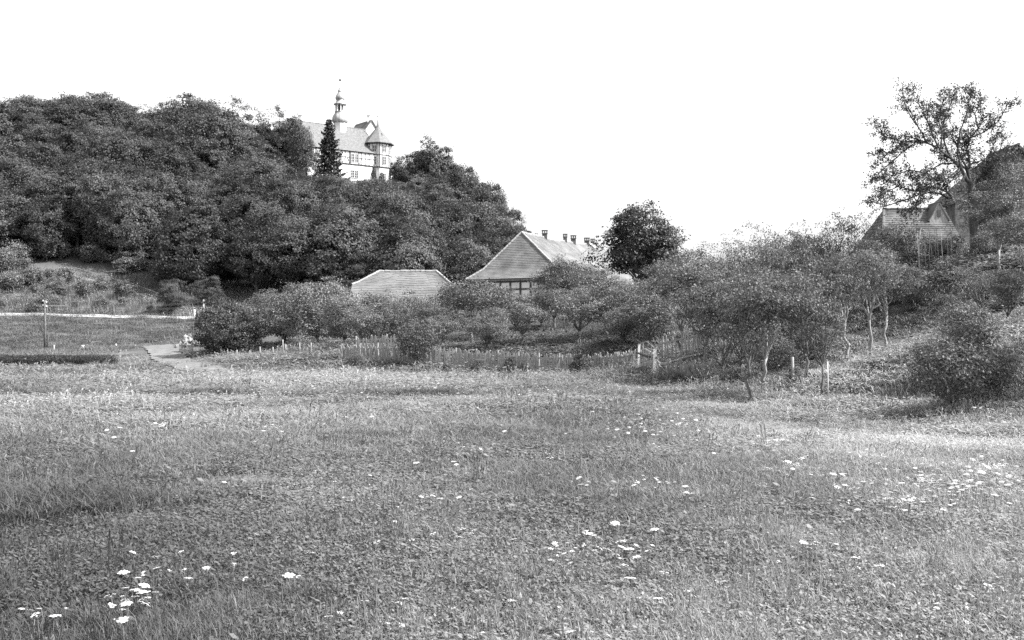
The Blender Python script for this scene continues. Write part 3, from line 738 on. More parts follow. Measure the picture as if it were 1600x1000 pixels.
# a tree beside the frame that throws its shade on the bank
for (x, y, h, w, pr, lb) in ((14.6, 24.2, 4.4, 3.0, NEAR[2], 'tree on the bank beyond the right edge, shading the big bush'), (15.6, 28.5, 4.2, 3.2, NEAR[0], 'tree on the bank beyond the right edge, shading the path'), (12.9, 21.4, 3.8, 2.8, NEAR[0], 'tree beyond the right edge, nearest to the meadow')):
    put_tree('orchard_tree', pr, (x, y, g1(x, y) - 0.05), h, w, 1.0, lb, 'tree', 'trees of the right-hand orchard')
for (px, d, top, wp, pr, lb) in [
 (1488, 22.6, 530, 130, SHRUB[0], 'big shrub with long leafy shoots at the foot of the bank'),
 (1468, 25.5, 512, 92, SHRUB[1], 'shrub on the bank just behind the big front shrub'),
 (1520, 25.0, 505, 100, SHRUB[2], 'shrub up the bank right of the big front shrub'),
 (1545, 23.4, 520, 104, SHRUB[1], 'shaded shrub between the big front shrub and the right edge'),
 (1505, 27.5, 470, 96, SHRUB[0], 'shrub below the bank path, above the big front shrub'),
 (1436, 22.0, 628, 44, SHRUB[2], 'low shoot of bramble left of the big front shrub'),
 (1358, 30.6, 556, 30, SHRUB[1], 'little leafy clump round the foot of the kinked trunk'),
 (1060, 37.2, 580, 44, SHRUB[0], 'leafy bush growing through the collapsed fence'),
 (1078, 36.4, 588, 34, BUSHDARK, 'dark low bush at the foot of the collapsed fence'),
 (1240, 29.6, 572, 30, SHRUB[2], 'leafy sucker growth behind the front row of plum trees'),
 (1140, 33, 560, 80, SHRUB[1], 'dark undergrowth left behind the bent front tree'),
 (1210, 35, 520, 90, SHRUB[0], 'undergrowth in the deep shade of the orchard'),
 (1275, 36, 500, 80, SHRUB[2], 'undergrowth left of the three bare trunks'),
 (1430, 38.5, 452, 80, SHRUB[0], 'bush at the upper edge of the sunny bank grass'),
 (1480, 39, 440, 84, SHRUB[1], 'bush above the bend of the bank path'),
 (1410, 40, 430, 70, SHRUB[2], 'bush between the white bush and the house'),
 (1475, 43, 350, 80, SHRUB[1], 'tall bush hiding the foot of the dormer roof'),
 (1392, 46, 350, 64, SHRUB[2], 'tall bush at the left corner of the house'),
 (1425, 45, 352, 70, SHRUB[0], 'tall bush hiding the left part of the house roof'),
 (1540, 40, 360, 90, SHRUB[2], 'bush behind the trunk of the old apple tree'),
 (1580, 34, 440, 90, SHRUB[0], 'bush above the path at the right edge')]:
    p = spot(px, d); h = EYE + (HOR - top) / F * d - p.z
    put_tree('bank_bush', pr, p, max(h, 0.3), wp / F * d, rnd.uniform(0, 6.28), lb, 'bush', 'bushes on the right-hand bank')
p = spot(1386, 40.5); h = EYE + (HOR - 434) / F * 40.5 - p.z
put_tree('white_bush', WHITEBUSH, p, h, 34 / F * 40.5, 0.3, 'bush with bright white leaves among the dark orchard leaves', 'bush')

# ---- the old apple tree against the sky
DA = 41.0
ab = spot(1524, DA)
def A(px, py, dy=0.0):
    q = W(px, py, DA) - ab; return np.array([q.x, dy, q.z])
limbs = [
 ([A(1516, 288), A(1506, 275, -.1), A(1498, 262, -.2), A(1480, 247, -.3), A(1462, 236, -.4), A(1440, 227, -.5), A(1425, 226, -.5), A(1408, 236, -.6)], 0.075),
 ([A(1517, 285), A(1512, 262, .2), A(1500, 252, .3), A(1478, 254, .5), A(1455, 266, .6), A(1440, 278, .7)], 0.05),
 ([A(1518, 285), A(1515, 270, .1), A(1519, 252, .2), A(1516, 232, .3), A(1520, 214, .3), A(1535, 198, .4), A(1545, 180, .4)], 0.06),
 ([A(1517, 270, .1), A(1508, 245, .4), A(1505, 222, .6), A(1490, 190, .8), A(1475, 165, .9)], 0.045),
 ([A(1519, 320), A(1500, 316, -.2), A(1487, 311, -.3), A(1470, 302, -.5), A(1452, 298, -.7), A(1436, 302, -.9), A(1422, 312, -1.0), A(1412, 328, -1.1), A(1404, 345, -1.1)], 0.07),
 ([A(1480, 312, -.3), A(1466, 304, -.2), A(1450, 300, 0), A(1430, 297, .2), A(1408, 290, .3), A(1385, 300, .4)], 0.05),
 ([A(1497, 262, -.2), A(1485, 272, -.4), A(1468, 284, -.6), A(1452, 288, -.8), A(1430, 282, -.9)], 0.035),
 ([A(1520, 292), A(1528, 284, .2), A(1545, 270, .4), A(1562, 252, .5), A(1575, 225, .6)], 0.05),
 ([A(1517, 256, .2), A(1536, 250, .1), A(1556, 252, 0), A(1580, 246, -.1)], 0.03),
 ([A(1440, 227, -.5), A(1425, 200, -.5), A(1412, 178, -.4), A(1405, 150, -.4)], 0.03),
 ([A(1462, 236, -.4), A(1450, 205, -.3), A(1440, 175, -.2), A(1424, 150, -.2)], 0.035),
 ([A(1408, 236, -.6), A(1392, 250, -.6), A(1372, 268, -.6), A(1356, 285, -.6)], 0.025),
 ([A(1425, 226, -.5), A(1400, 222, -.3), A(1380, 215, -.2), A(1372, 200, -.2)], 0.025),
([A(1480, 247, -.3), A(1472, 222, -.2), A(1474, 195, 0), A(1484, 168, .1), A(1492, 150, .1)], 0.035),
 ([A(1498, 262, -.2), A(1496, 235, .0), A(1502, 205, .1), A(1512, 178, .1), A(1518, 150, .1)], 0.04),
 ([A(1520, 214, .3), A(1540, 205, .2), A(1560, 190, .0), A(1572, 165, -.1)], 0.03),
 ([A(1535, 198, .4), A(1532, 175, .5), A(1540, 155, .6), A(1526, 142, .6)], 0.025),
 ([A(1462, 236, -.4), A(1462, 212, -.6), A(1452, 190, -.8), A(1458, 170, -.9)], 0.028),
 ([A(1440, 227, -.5), A(1418, 212, .1), A(1402, 232, .3), A(1385, 245, .4)], 0.022),
 ([A(1455, 266, .6), A(1432, 262, .7), A(1408, 270, .8), A(1388, 285, .8)], 0.022),
 ([A(1545, 270, .4), A(1552, 238, .3), A(1560, 215, .2)], 0.022),
 ([A(1430, 305, -.9), A(1400, 318, -.9), A(1375, 325, -.8), A(1358, 320, -.7)], 0.025),
]
ra = np.random.default_rng(77)
mb = MB()
mb.tube([A(1526, 415), A(1524, 370), A(1521, 335), A(1520, 310), A(1517, 284)], [0.24, 0.19, 0.17, 0.16, 0.13], 9)
LP, LN = [], []
def twig_leaves(p, d, L, n):
    pts = [p + d * (L * t) + np.array([0, 0, 0.10 * L * math.sin(t * 3)]) for t in np.linspace(0, 1, 4)]
    mb.tube(pts, [0.012, 0.009, 0.007, 0.004], 3, cap=False)
    t = ra.uniform(0.1, 1.05, n)
    P_ = p + d * (L * t)[:, None] + np.array([0, 0, 1]) * (0.10 * L * np.sin(t * 3))[:, None] + ra.normal(size=(n, 3)) * 0.06
    LP.append(P_); LN.append(ra.normal(size=(n, 3)) + np.array([0, 0, 0.5]))
for pts, r0 in limbs:
    pts = [np.array(p) for p in pts]
    fine = []
    for i in range(len(pts) - 1):
        for t in (0, 0.5): fine.append(pts[i] * (1 - t) + pts[i + 1] * t + ra.normal(size=3) * 0.015)
    fine.append(pts[-1])
    mb.tube(fine, list(np.linspace(r0, 0.012, len(fine))), 6, cap=False)
    m_ = len(fine)
    for i in range(2, m_):
        t = i / (m_ - 1)
        if t < 0.25: continue
        for _ in range(4 if t > 0.45 else 3):
            d = fine[i] - fine[i - 1]; d = d / (np.linalg.norm(d) + 1e-6) * 0.7 + ra.normal(size=3) * 0.75 + np.array([0, 0, 0.25])
            d /= np.linalg.norm(d); L = ra.uniform(0.25, 0.65)
            twig_leaves(fine[i], d, L, int(ra.integers(8, 20)))
            q = fine[i] + d * L * 0.6
            for __ in range(2):
                d2 = d * 0.6 + ra.normal(size=3) * 0.7; d2 /= np.linalg.norm(d2)
                twig_leaves(q, d2, ra.uniform(0.15, 0.4), int(ra.integers(6, 15)))
P_ = np.concatenate(LP); N_ = np.concatenate(LN)
v, f = leaf_quads(P_, N_, 0.085, 0.050, ra)
apple = empty('apple_tree', ab)
tag(apple, 'old spreading apple tree with crooked dark limbs against the white sky', 'tree')
mb.build('trunk', M['wood_dark'], apple, True)
link(bpy.data.objects.new('crown', np_mesh('apple_crown', v, f, 4, M['leaf_apple'], shade=ra.random(len(P_)))), apple)

# ------------------------------------------------------------------ roofs of overlapping tiles
def subdiv_face(fc, n):
    A_, B_, C_, D_ = [Vector(p) for p in fc]
    return [[A_.lerp(B_, i / n), A_.lerp(B_, (i + 1) / n), D_.lerp(C_, (i + 1) / n), D_.lerp(C_, i / n)] for i in range(n)]
def tile_face(mb, A_, B_, C_, D_, expo, tw, rng, lift=0.05):
    """rows of tiles on the plane A-B (eave, left to right seen from outside), C-D (top right, top left)"""
    A_, B_, C_, D_ = Vector(A_), Vector(B_), Vector(C_), Vector(D_)
    nrm = (B_ - A_).cross(D_ - A_)
    if nrm.length < 1e-6: nrm = (B_ - A_).cross(C_ - A_)
    nrm.normalize()
    if nrm.z < 0: nrm = -nrm
    mid = ((C_ + D_) - (A_ + B_)) / 2; rows = max(2, int(mid.length / expo))
    V = mb.v; Fc = mb.f
    for r in range(rows):
        t0, t1 = r / rows, min(1.0, (r + 1.12) / rows)
        a0, b0 = A_.lerp(D_, t0), B_.lerp(C_, t0); a1, b1 = A_.lerp(D_, t1), B_.lerp(C_, t1)
        L = (b0 - a0).length
        k = max(1, int(round(L / tw)))
        for j in range(k):
            s0, s1 = j / k, (j + 1) / k
            h = lift * rng.uniform(0.8, 1.2); dz = nrm * h; lo = nrm * (lift * 0.15); ss = (rng.random() - 0.5) * 0.05
            off = (b0 - a0).normalized() * 0
            p = [a0.lerp(b0, s0) + dz, a0.lerp(b0, s1) + dz * rng.uniform(0.85, 1.15), a1.lerp(b1, s1) + lo, a1.lerp(b1, s0) + lo, a0.lerp(b0, s0) - dz * 0.2, a0.lerp(b0, s1) - dz * 0.2]
            if ss > 0:
                dn = (a0 - a1).normalized() * ss; p[0] += dn; p[1] += dn; p[4] += dn; p[5] += dn
            n_ = len(V); V += [tuple(q) for q in p]
            Fc += [(n_, n_ + 1, n_ + 2, n_ + 3), (n_ + 4, n_ + 5, n_ + 1, n_)]

def slab(mb, pts, th):
    pts = [Vector(p) for p in pts]; nrm = (pts[1] - pts[0]).cross(pts[-1] - pts[0]).normalized()
    if nrm.z < 0: nrm = -nrm
    lo = [p - nrm * th for p in pts]; k = len(pts)
    mb.add(pts + lo, [tuple(range(k)), tuple(range(2 * k - 1, k - 1, -1))] + [(i, i + k, (i + 1) % k + k, (i + 1) % k) for i in range(k)])

def ridge_line(mb, a, b, r, rng, step=0.36):
    a, b = Vector(a), Vector(b); L = (b - a).length; k = max(2, int(L / step))
    for i in range(k):
        p, q = a.lerp(b, i / k), a.lerp(b, (i + 1.08) / k)
        j = Vector((0, 0, (rng.random() - 0.5) * 0.03))
        mb.tube([p + j, q + j], [r * rng.uniform(0.92, 1.1), r * 0.85], 6)

def roof(parent, faces, ridges, expo=0.30, tw=0.26, seed=3, lift=0.05, tmat='tile', rmat='ridge_tile', rr=0.12, th=0.12, warp=None):
    rng = random.Random(seed)
    base = MB(); tiles = MB(); rid = MB()
    for fc in faces:
        pts = [Vector(p) for p in fc]
        slab(base, [p for i, p in enumerate(pts) if (p - pts[i - 1]).length > 1e-4], th)
        tile_face(tiles, pts[0], pts[1], pts[2], pts[3], expo, tw, rng, lift)
    for a, b in ridges: ridge_line(rid, Vector(a) + Vector((0, 0, 0.03)), Vector(b) + Vector((0, 0, 0.03)), rr, rng)
    if warp:
        for q in (base, tiles, rid): q.v = [warp(v_) for v_ in q.v]
    ro = base.build('roof', M[tmat], parent)
    tag(tiles.build('roof_tiles', M[tmat], ro), kind='stuff')
    if ridges: rid.build('ridge_tiles', M[rmat], ro)
    return ro

def wall_ring(parent, corners, z0, z1, mat, name='wall'):
    mb = MB(); k = len(corners)
    vs = [(c[0], c[1], z0) for c in corners] + [(c[0], c[1], z1) for c in corners]
    mb.add(vs, [(i, (i + 1) % k, (i + 1) % k + k, i + k) for i in range(k)] + [tuple(range(k, 2 * k))])
    return mb.build(name, mat, parent)

def timber(parent, a, b, nrm, w=0.16, proud=0.03, mat='wood_dark'):
    mb = MB(); a, b = Vector(a), Vector(b); nrm = Vector(nrm)
    mb.beam(a + nrm * proud * 0.5, b + nrm * proud * 0.5, w, proud * 2 + 0.06, up=nrm)
    return mb.build('timber_beam', M[mat], parent)

def window(parent, c, u, nrm, w, h, cols=2, rows=3, frame='wood_pale'):
    """a casement set in the wall: dark pane, frame, glazing bars"""
    c, u, nrm = Vector(c), Vector(u), Vector(nrm); z = Vector((0, 0, 1))
    def rect(mb, cc, ww, hh, th): mb.box(cc, (ww, th, hh), Matrix((u, nrm, z)).transposed())
    fr = MB(); t = 0.09
    rect(fr, c + u * (w / 2 - t / 2) + nrm * 0.03, t, h, 0.10); rect(fr, c - u * (w / 2 - t / 2) + nrm * 0.03, t, h, 0.10)
    rect(fr, c + z * (h / 2 - t / 2) + nrm * 0.03, w - 2 * t, t, 0.09); rect(fr, c - z * (h / 2 - t / 2) + nrm * 0.03, w - 2 * t, t, 0.09)
    win = fr.build('window', M[frame], parent)
    pn = MB(); rect(pn, c + nrm * 0.012, w - 2 * t, h - 2 * t, 0.02); pn.build('pane', M['glass'], win)
    br = MB()
    for i in range(1, cols): rect(br, c + u * (w * (i / cols - 0.5)) + nrm * 0.04, 0.07, h - 2 * t, 0.05)
    for j in range(1, rows): rect(br, c + z * (h * (j / rows - 0.5)) + nrm * 0.035, w - 2 * t, 0.05, 0.04)
    br.build('glazing_bar', M[frame], win)
    return win

# ------------------------------------------------------------------ the castle on the hill
castle = empty('castle', C(0, 0, 33.0))
tag(castle, 'white half-timbered castle with onion-domed tower and pointed corner turret on the hilltop', 'castle')
def cpart(o):      # parts are built in world coordinates; hang them on the thing's empty
    o.matrix_parent_inverse = castle.matrix_world.inverted() if False else Matrix.Translation(-castle.location)
    return o
def fix_children(root):
    inv = Matrix.Translation(-root.location)
    for ch in root.children: ch.matrix_parent_inverse = inv
AL = -13.5; ZB, ZE, ZR = 32.0, 40.7, 46.2
wall_ring(castle, [C(AL, 0, 0), C(1.8, 0, 0), C(1.8, -9, 0), C(AL, -9, 0)], ZB, 37.6, M['plaster_low'], 'ground_storey')
wall_ring(castle, [C(AL, 0.10, 0), C(1.86, 0.10, 0), C(1.86, -9.1, 0), C(AL, -9.1, 0)], 37.6, ZE - 0.1, M['plaster'], 'upper_storey')
eo = 0.45
f1 = [C(AL - .3, eo, ZE - .35), C(2.6, eo, ZE - .35), C(2.6, -4.5, ZR), C(AL - .3, -4.5, ZR)]
f2 = [C(2.6, -9 - eo, ZE - .35), C(AL - .3, -9 - eo, ZE - .35), C(AL - .3, -4.5, ZR), C(2.6, -4.5, ZR)]
roof(castle, [f1, f2], [(f1[3], f1[2])], expo=0.34, tw=0.30, seed=11, lift=0.03, tmat='tile_castle', rmat='tile_castle', rr=0.10)
# timbering of the facade
for z, w in ((37.68, .18), (39.05, .10), (40.35, .20)): timber(castle, C(AL, .10, z), C(1.8, .10, z), CN, w)
wins = [-2.65, -6.6, -10.6]
a_ = AL + 0.1
posts = [AL + .1 + i * (abs(AL) - .2) / 14 for i in range(16)]
for p_ in posts:
    if any(abs(p_ - w_) < 0.85 for w_ in wins): continue
    timber(castle, C(p_, .10, 37.77), C(p_, .10, 40.25), CN, .13, 0.026)
for w_ in wins:
    for s_ in (-1, 1):
        timber(castle, C(w_ + s_ * 1.0, .10, 37.77), C(w_ + s_ * 1.0, .10, 40.25), CN, .13, 0.026)
        window(castle, C(w_ + s_ * .46, .13, 38.95), CU, CN, .84, 1.85)
        window(castle, C(w_ + s_ * .46, .03, 35.6), CU, CN, .84, 1.7)
    timber(castle, C(w_ + 1.05, .10, 37.8), C(w_ + 1.75, .10, 38.9), CN, .10, 0.022)
    timber(castle, C(w_ - 1.05, .10, 37.8), C(w_ - 1.75, .10, 38.9), CN, .10, 0.022)
# gabled wing behind the ridge, with a chimney
gw = MB(); ga, hw = 4.4, 3.8; zg = 48.6; ze_ = 43.4
gw.add([C(ga - hw, -5.2, ZB), C(ga + hw, -5.2, ZB), C(ga + hw, -5.2, ze_), C(ga, -5.2, zg), C(ga - hw, -5.2, ze_),
        C(ga - hw, -12, ZB), C(ga + hw, -12, ZB), C(ga + hw, -12, ze_), C(ga, -12, zg), C(ga - hw, -12, ze_)],
       [(0, 1, 2, 3, 4), (9, 8, 7, 6, 5), (0, 5, 6, 1), (1, 6, 7, 2), (4, 9, 5, 0), (2, 7, 8, 3), (3, 8, 9, 4)])
gwo = gw.build('gable_wing', M['plaster_low'], castle)
gr_ = MB(); 
for s_ in (-1, 1):
    slab(gr_, [C(ga + s_ * (hw + .35), -4.9, ze_ - .32), C(ga + s_ * (hw + .35), -12.2, ze_ - .32), C(ga, -12.2, zg + .1), C(ga, -4.9, zg + .1)], 0.16)
gr_.build('gable_roof', M['tile_castle'], castle)
ch = MB(); ch.box(C(ga - .1, -6.2, zg + .35), (.62, .62, 1.5)); ch.box(C(ga - .1, -6.2, zg + 1.15), (.78, .78, .14)); ch.build('chimney', M['plaster_low'], castle)
ch = MB(); ch.box(C(-12.6, -5.0, ZR + .5), (.7, .7, 1.6)); ch.box(C(-12.6, -5.0, ZR + 1.35), (.86, .86, .14)); ch.build('chimney', M['plaster_low'], castle)
# corner turret
TC = C(4.0, -1.7, 0); tr_ = 2.9; rot8 = math.atan2(CN.y, CN.x) + math.pi / 8
oct_ = [(TC.x + tr_ * math.cos(rot8 + k * math.pi / 4), TC.y + tr_ * math.sin(rot8 + k * math.pi / 4)) for k in range(8)]
tw_ = MB(); tw_.lathe((TC.x, TC.y, 0), [(tr_ * .97, 31.5), (tr_ * .97, 37.5)], 8, rot8); tw_.build('turret_base', M['plaster_low'], castle)
tw_ = MB(); tw_.lathe((TC.x, TC.y, 0), [(tr_, 37.5), (tr_, 42.9)], 8, rot8); turret = tw_.build('turret_wall', M['plaster'], castle)
tm = MB()
for z, w in ((37.55, .20), (40.15, .16), (42.6, .20)):
    for k in range(8):
        p0, p1 = oct_[k], oct_[(k + 1) % 8]; nv = Vector(((p0[0] + p1[0]) / 2 - TC.x, (p0[1] + p1[1]) / 2 - TC.y, 0)).normalized()
        timber(castle, (p0[0], p0[1], z), (p1[0], p1[1], z), nv, w, 0.03)
for k in range(8):
    p0, p1 = Vector((*oct_[k], 0)), Vector((*oct_[(k + 1) % 8], 0)); mdp = (p0 + p1) / 2; nv = (mdp - Vector((TC.x, TC.y, 0))).normalized(); uv = (p1 - p0).normalized()
    cv = (p0 - Vector((TC.x, TC.y, 0))).normalized()
    timber(castle, p0 + Vector((0, 0, 37.65)), p0 + Vector((0, 0, 42.5)), cv, .16, 0.02)
    for s_ in (-.52, .52): timber(castle, mdp + uv * s_ + Vector((0, 0, 37.66)), mdp + uv * s_ + Vector((0, 0, 42.49)), nv, .09, 0.024)
    window(castle, mdp + Vector((0, 0, 38.95)) + nv * .02, uv, nv, .86, 1.75)
    window(castle, mdp + Vector((0, 0, 41.45)) + nv * .02, uv, nv, .86, 1.45, 2, 2)
    window(castle, mdp - nv * .05 + Vector((0, 0, 35.4)), uv, nv, .86, 1.75)
rf = MB(); rf.lathe((TC.x, TC.y, 0), [(3.55, 42.62), (3.6, 42.75), (2.85, 43.5), (1.95, 44.5), (1.05, 45.55), (.42, 46.4), (.14, 47.3), (.05, 48.3)], 8, rot8)
tr_roof = rf.build('turret_roof', M['tile_castle'], castle)
fn = MB(); fn.lathe((TC.x, TC.y, 0), [(.04, 48.2), (.05, 48.6), (.16, 48.75), (.16, 48.9), (.04, 49.05), (.02, 49.9)], 8); fn.build('finial', M['metal_dome'], castle)
dm = MB(); nv = CN; dc = Vector((TC.x, TC.y, 0)) + nv * 1.75
dm.add([dc - CU * .45 + Vector((0, 0, 44.1)), dc + CU * .45 + Vector((0, 0, 44.1)), dc + Vector((0, 0, 45.0)), dc - nv * 1.0 + Vector((0, 0, 45.1)), dc - CU * .45 - nv * .9 + Vector((0, 0, 44.1)), dc + CU * .45 - nv * .9 + Vector((0, 0, 44.1))],
       [(0, 1, 2), (0, 2, 3, 4), (1, 5, 3, 2)])
dmo = dm.build('turret_dormer', M['tile_castle'], castle)
dp = MB(); dp.box(dc + Vector((0, 0, 44.38)) + nv * .02, (.34, .06, .4), Matrix((CU, nv, Vector((0, 0, 1)))).transposed()); dp.build('pane', M['glass'], dmo)
# onion-domed tower on the ridge
tp = C(-3.6, -4.5, 0); tc0 = (tp.x, tp.y, 0)
sh = MB(); sh.lathe(tc0, [(1.35, 44.5), (1.35, 46.9)], 8, .2); sh.build('tower_shaft', M['plaster_low'], castle)
dome = MB(); dome.lathe(tc0, [(1.0, 46.75), (1.35, 46.85), (1.62, 47.15), (1.72, 47.6), (1.66, 48.05), (1.45, 48.5), (1.2, 48.85), (1.08, 49.1), (1.15, 49.2), (1.15, 49.3)], 16); dome.build('lower_dome', M['metal_dome'], castle, True)
core = MB(); core.lathe(tc0, [(.45, 49.3), (.45, 50.75)], 8); core.build('lantern_core', M['wood_dark'], castle)
for k in range(8):
    an = k * math.pi / 4 + .3
    cl_ = MB(); cl_.tube([(tp.x + .95 * math.cos(an), tp.y + .95 * math.sin(an), 49.3), (tp.x + .95 * math.cos(an), tp.y + .95 * math.sin(an), 50.8)], [.12, .12], 6); cl_.build('lantern_column', M['plaster'], castle)
cn_ = MB(); cn_.lathe(tc0, [(1.0, 50.7), (1.35, 50.78), (1.38, 50.9), (1.0, 51.15), (.82, 51.5), (.80, 51.8)], 16); cn_.build('canopy', M['metal_dome'], castle, True)
ud = MB(); ud.lathe(tc0, [(.72, 51.75), (.95, 51.95), (1.0, 52.25), (.92, 52.6), (.7, 53.0), (.5, 53.3), (.42, 53.5), (.5, 53.6), (.48, 53.8), (.3, 54.05), (.12, 54.4), (.05, 55.0), (.035, 55.9)], 16); ud.build('upper_dome', M['metal_dome'], castle, True)
bl = MB(); bl.lathe(tc0, [(.05, 55.8), (.2, 55.9), (.26, 56.05), (.2, 56.2), (.05, 56.3)], 10); bl.build('ball', M['brick_dark'], castle, True)
fix_children(castle)
# small white wing peeping through the trees
sw = empty('castle_outbuilding', W(394, 250, 232))
tag(sw, 'small white timbered building peeping through the trees left of the castle', 'building')
so = sw.location.copy()
bx = MB(); bx.box((so.x, so.y + 3, so.z - 1), (3.0, 6, 9)); bx.build('wall', M['plaster'], sw)
for dx in (-1.4, -.5, .4, 1.4): timber(sw, (so.x + dx, so.y, so.z - 4), (so.x + dx, so.y, so.z + 3.3), (0, -1, 0), .14)
for dz in (-1.2, .6, 2.4): timber(sw, (so.x - 1.5, so.y, so.z + dz), (so.x + 1.5, so.y, so.z + dz), (0, -1, 0), .14, .025)
roof(sw, [[Vector((so.x - 1.9, so.y - .4, so.z + 3.3)), Vector((so.x + 1.9, so.y - .4, so.z + 3.3)), Vector((so.x + 1.9, so.y + 3, so.z + 5.6)), Vector((so.x - 1.9, so.y + 3, so.z + 5.6))],
          [Vector((so.x + 1.9, so.y + 6.4, so.z + 3.3)), Vector((so.x - 1.9, so.y + 6.4, so.z + 3.3)), Vector((so.x - 1.9, so.y + 3, so.z + 5.6)), Vector((so.x + 1.9, so.y + 3, so.z + 5.6))]], [], 0.34, 0.3, 5, 0.03, 'tile_castle')
fix_children(sw)
# clipped climbing shrubs against the turret
for (px, top, lb) in ((584, 258, 'slender dark shrub growing up the front of the castle turret'), (596, 268, 'shorter dark shrub beside the turret base')):
    d_ = 229.0; p = spot(px, d_); h = EYE + (HOR - top) / F * d_ - p.z
    put_tree('wall_shrub', DARKBUSH, p, h, 1.3, 0.5, lb, 'bush')

# ------------------------------------------------------------------ the long barn
barn = empty('long_barn', (0.5, 110, 3.4))
tag(barn, 'long barn with a big hipped tiled roof and five ridge chimneys below the hill', 'barn')
zE = 7.35
Lc = W(728, 435, 111); Rc = W(895, 432, 105.5); Lc.z = Rc.z = zE
ap = W(815, 363, 112.5); far = W(935, 384, 128.6); zR = ap.z; far.z = zR
rv = far - ap; rl = rv.length; rdir = rv / rl
R2 = Rc + rdir * (rl + 3.0); L2 = Lc + rdir * (rl + 3.0)
def kick(top, bot): return Vector((top.x + (bot.x - top.x) * .70, top.y + (bot.y - top.y) * .70, top.z + (bot.z - top.z) * .80))
kL, kR, kR2, kL2 = kick(ap, Lc), kick(ap, Rc), kick(far, R2), kick(far, L2)
faces = [[Lc, Rc, kR, kL], [kL, kR, ap, ap], [Rc, R2, kR2, kR], [kR, kR2, far, ap], [R2, L2, kL2, kR2], [kR2, kL2, far, far], [L2, Lc, kL, kL2], [kL2, kL, ap, far]]
def barn_warp(v):
    t = max(0, min(1, ((v[0] - ap.x) * rdir.x + (v[1] - ap.y) * rdir.y) / rl))
    return (v[0], v[1], v[2] - .26 * math.sin(math.pi * t) - .06 * math.sin(9 * t + v[0]) * math.sin(math.pi * t))
faces = faces[:2] + subdiv_face(faces[2], 8) + subdiv_face(faces[3], 8) + faces[4:6] + subdiv_face(faces[6], 8) + subdiv_face(faces[7], 8)
roof(barn, faces, [(ap, far), (Lc, kL), (kL, ap), (Rc, kR), (kR, ap), (R2, kR2), (kR2, far)], expo=0.22, tw=0.19, seed=21, lift=0.032, warp=barn_warp)
cen = (Lc + Rc + R2 + L2) / 4
def inset(p, k=.6):
    v = (cen - p); v.z = 0; return p + v.normalized() * k
wc = [inset(p) for p in (Lc, Rc, R2, L2)]
wall_ring(barn, wc, 2.2, zE - .02, M['plaster'], 'wall')
for (p, q, cnt) in ((wc[0], wc[1], 10), (wc[1], wc[2], 18)):
    dv = (q - p); nv = Vector((dv.y, -dv.x, 0)).normalized()
    for i in range(cnt + 1):
        b0 = p.lerp(q, i / cnt); timber(barn, (b0.x, b0.y, 2.4), (b0.x, b0.y, zE - .2), nv, .18, .03)
    for z in (zE - .3, zE - 1.05, zE - 2.2): timber(barn, (p.x, p.y, z), (q.x, q.y, z), nv, .16, .026)
def px_of(v): return 800 + F * v.x / v.y
for px in (851, 883, 896, 917, 926):
    t = min(np.linspace(0, 1, 400), key=lambda s: abs(px_of(ap.lerp(far, s)) - px)); b0 = ap.lerp(far, t)
    wch = .62 if px in (851, 896, 917) else .48
    cm = MB(); cm.box((b0.x, b0.y, zR - .25), (wch * .85, wch * .85, 1.0)); cm.box((b0.x, b0.y, zR + .29), (wch, wch, .1)); co = cm.build('chimney', M['brick_dark'], barn)
    cp_ = MB()
    for sx in (-1, 0, 1):
        for sy in (-1, 1): cp_.box((b0.x + sx * wch * .38, b0.y + sy * wch * .38, zR + .45), (.1, .1, .24))
    cp_.box((b0.x, b0.y, zR + .60), (wch * 1.05, wch * 1.05, .08)); cp_.build('chimney_cap', M['brick_dark'], co)
fl = MB(); q0 = ap.lerp(far, .86); slab(fl, [q0 + Vector((.1, -.1, .02)), q0 + Vector((.5, .7, .02)), q0 + Vector((1.05, .45, -.5)), q0 + Vector((.65, -.35, -.5))], .03); fl.build('metal_flashing', M['ceramic'], barn)
fix_children(barn)

# ------------------------------------------------------------------ the small barn
sb = empty('small_barn', (-8, 82, 2.1))
tag(sb, 'small barn with a half-hipped tiled roof, left of the long barn', 'barn')
xl, xr, yf, yr, yb = -11.75, -4.45, 78.4, 82.0, 85.6
z0, zr = 3.45, 6.52; zh = 5.05
def rp(x, t): return Vector((x, yf + (yr - yf) * t, z0 + (zr - z0) * t))          # front slope point
def rb(x, t): return Vector((x, yb + (yr - yb) * t, z0 + (zr - z0) * t))
th_ = (zh + .35 - z0) / (zr - z0); hl, hr_ = xl + 1.9, xr - 1.2
roof(sb, subdiv_face([rp(xl, 0), rp(xr, 0), rp(xr, th_), rp(xl, th_)], 10) + subdiv_face([rp(xl, th_), rp(xr, th_), rp(hr_, 1), rp(hl, 1)], 10) + [
          [rb(xr, 0), rb(xl, 0), rb(xl, th_), rb(xr, th_)], [rb(xr, th_), rb(xl, th_), rb(hl, 1), rb(hr_, 1)],
          [rp(xr, th_) + Vector((.15, 0, -.1)), rb(xr, th_) + Vector((.15, 0, -.1)), rp(hr_, 1), rp(hr_, 1)],
          [rb(xl, th_) + Vector((-.15, 0, -.1)), rp(xl, th_) + Vector((-.15, 0, -.1)), rp(hl, 1), rp(hl, 1)]],
     [(rp(hl, 1), rp(hr_, 1)), (rp(xr, th_), rp(hr_, 1)), (rp(xl, th_), rp(hl, 1)), (rb(xr, th_), rp(hr_, 1))], expo=0.20, tw=0.18, seed=31, lift=0.035, rr=0.10, warp=lambda v: (v[0], v[1], v[2] - .07 * math.sin(math.pi * max(0, min(1, (v[0] - xl) / (xr - xl)))) + .025 * math.sin(v[0] * 2.3 + v[1])))
gwl = MB()
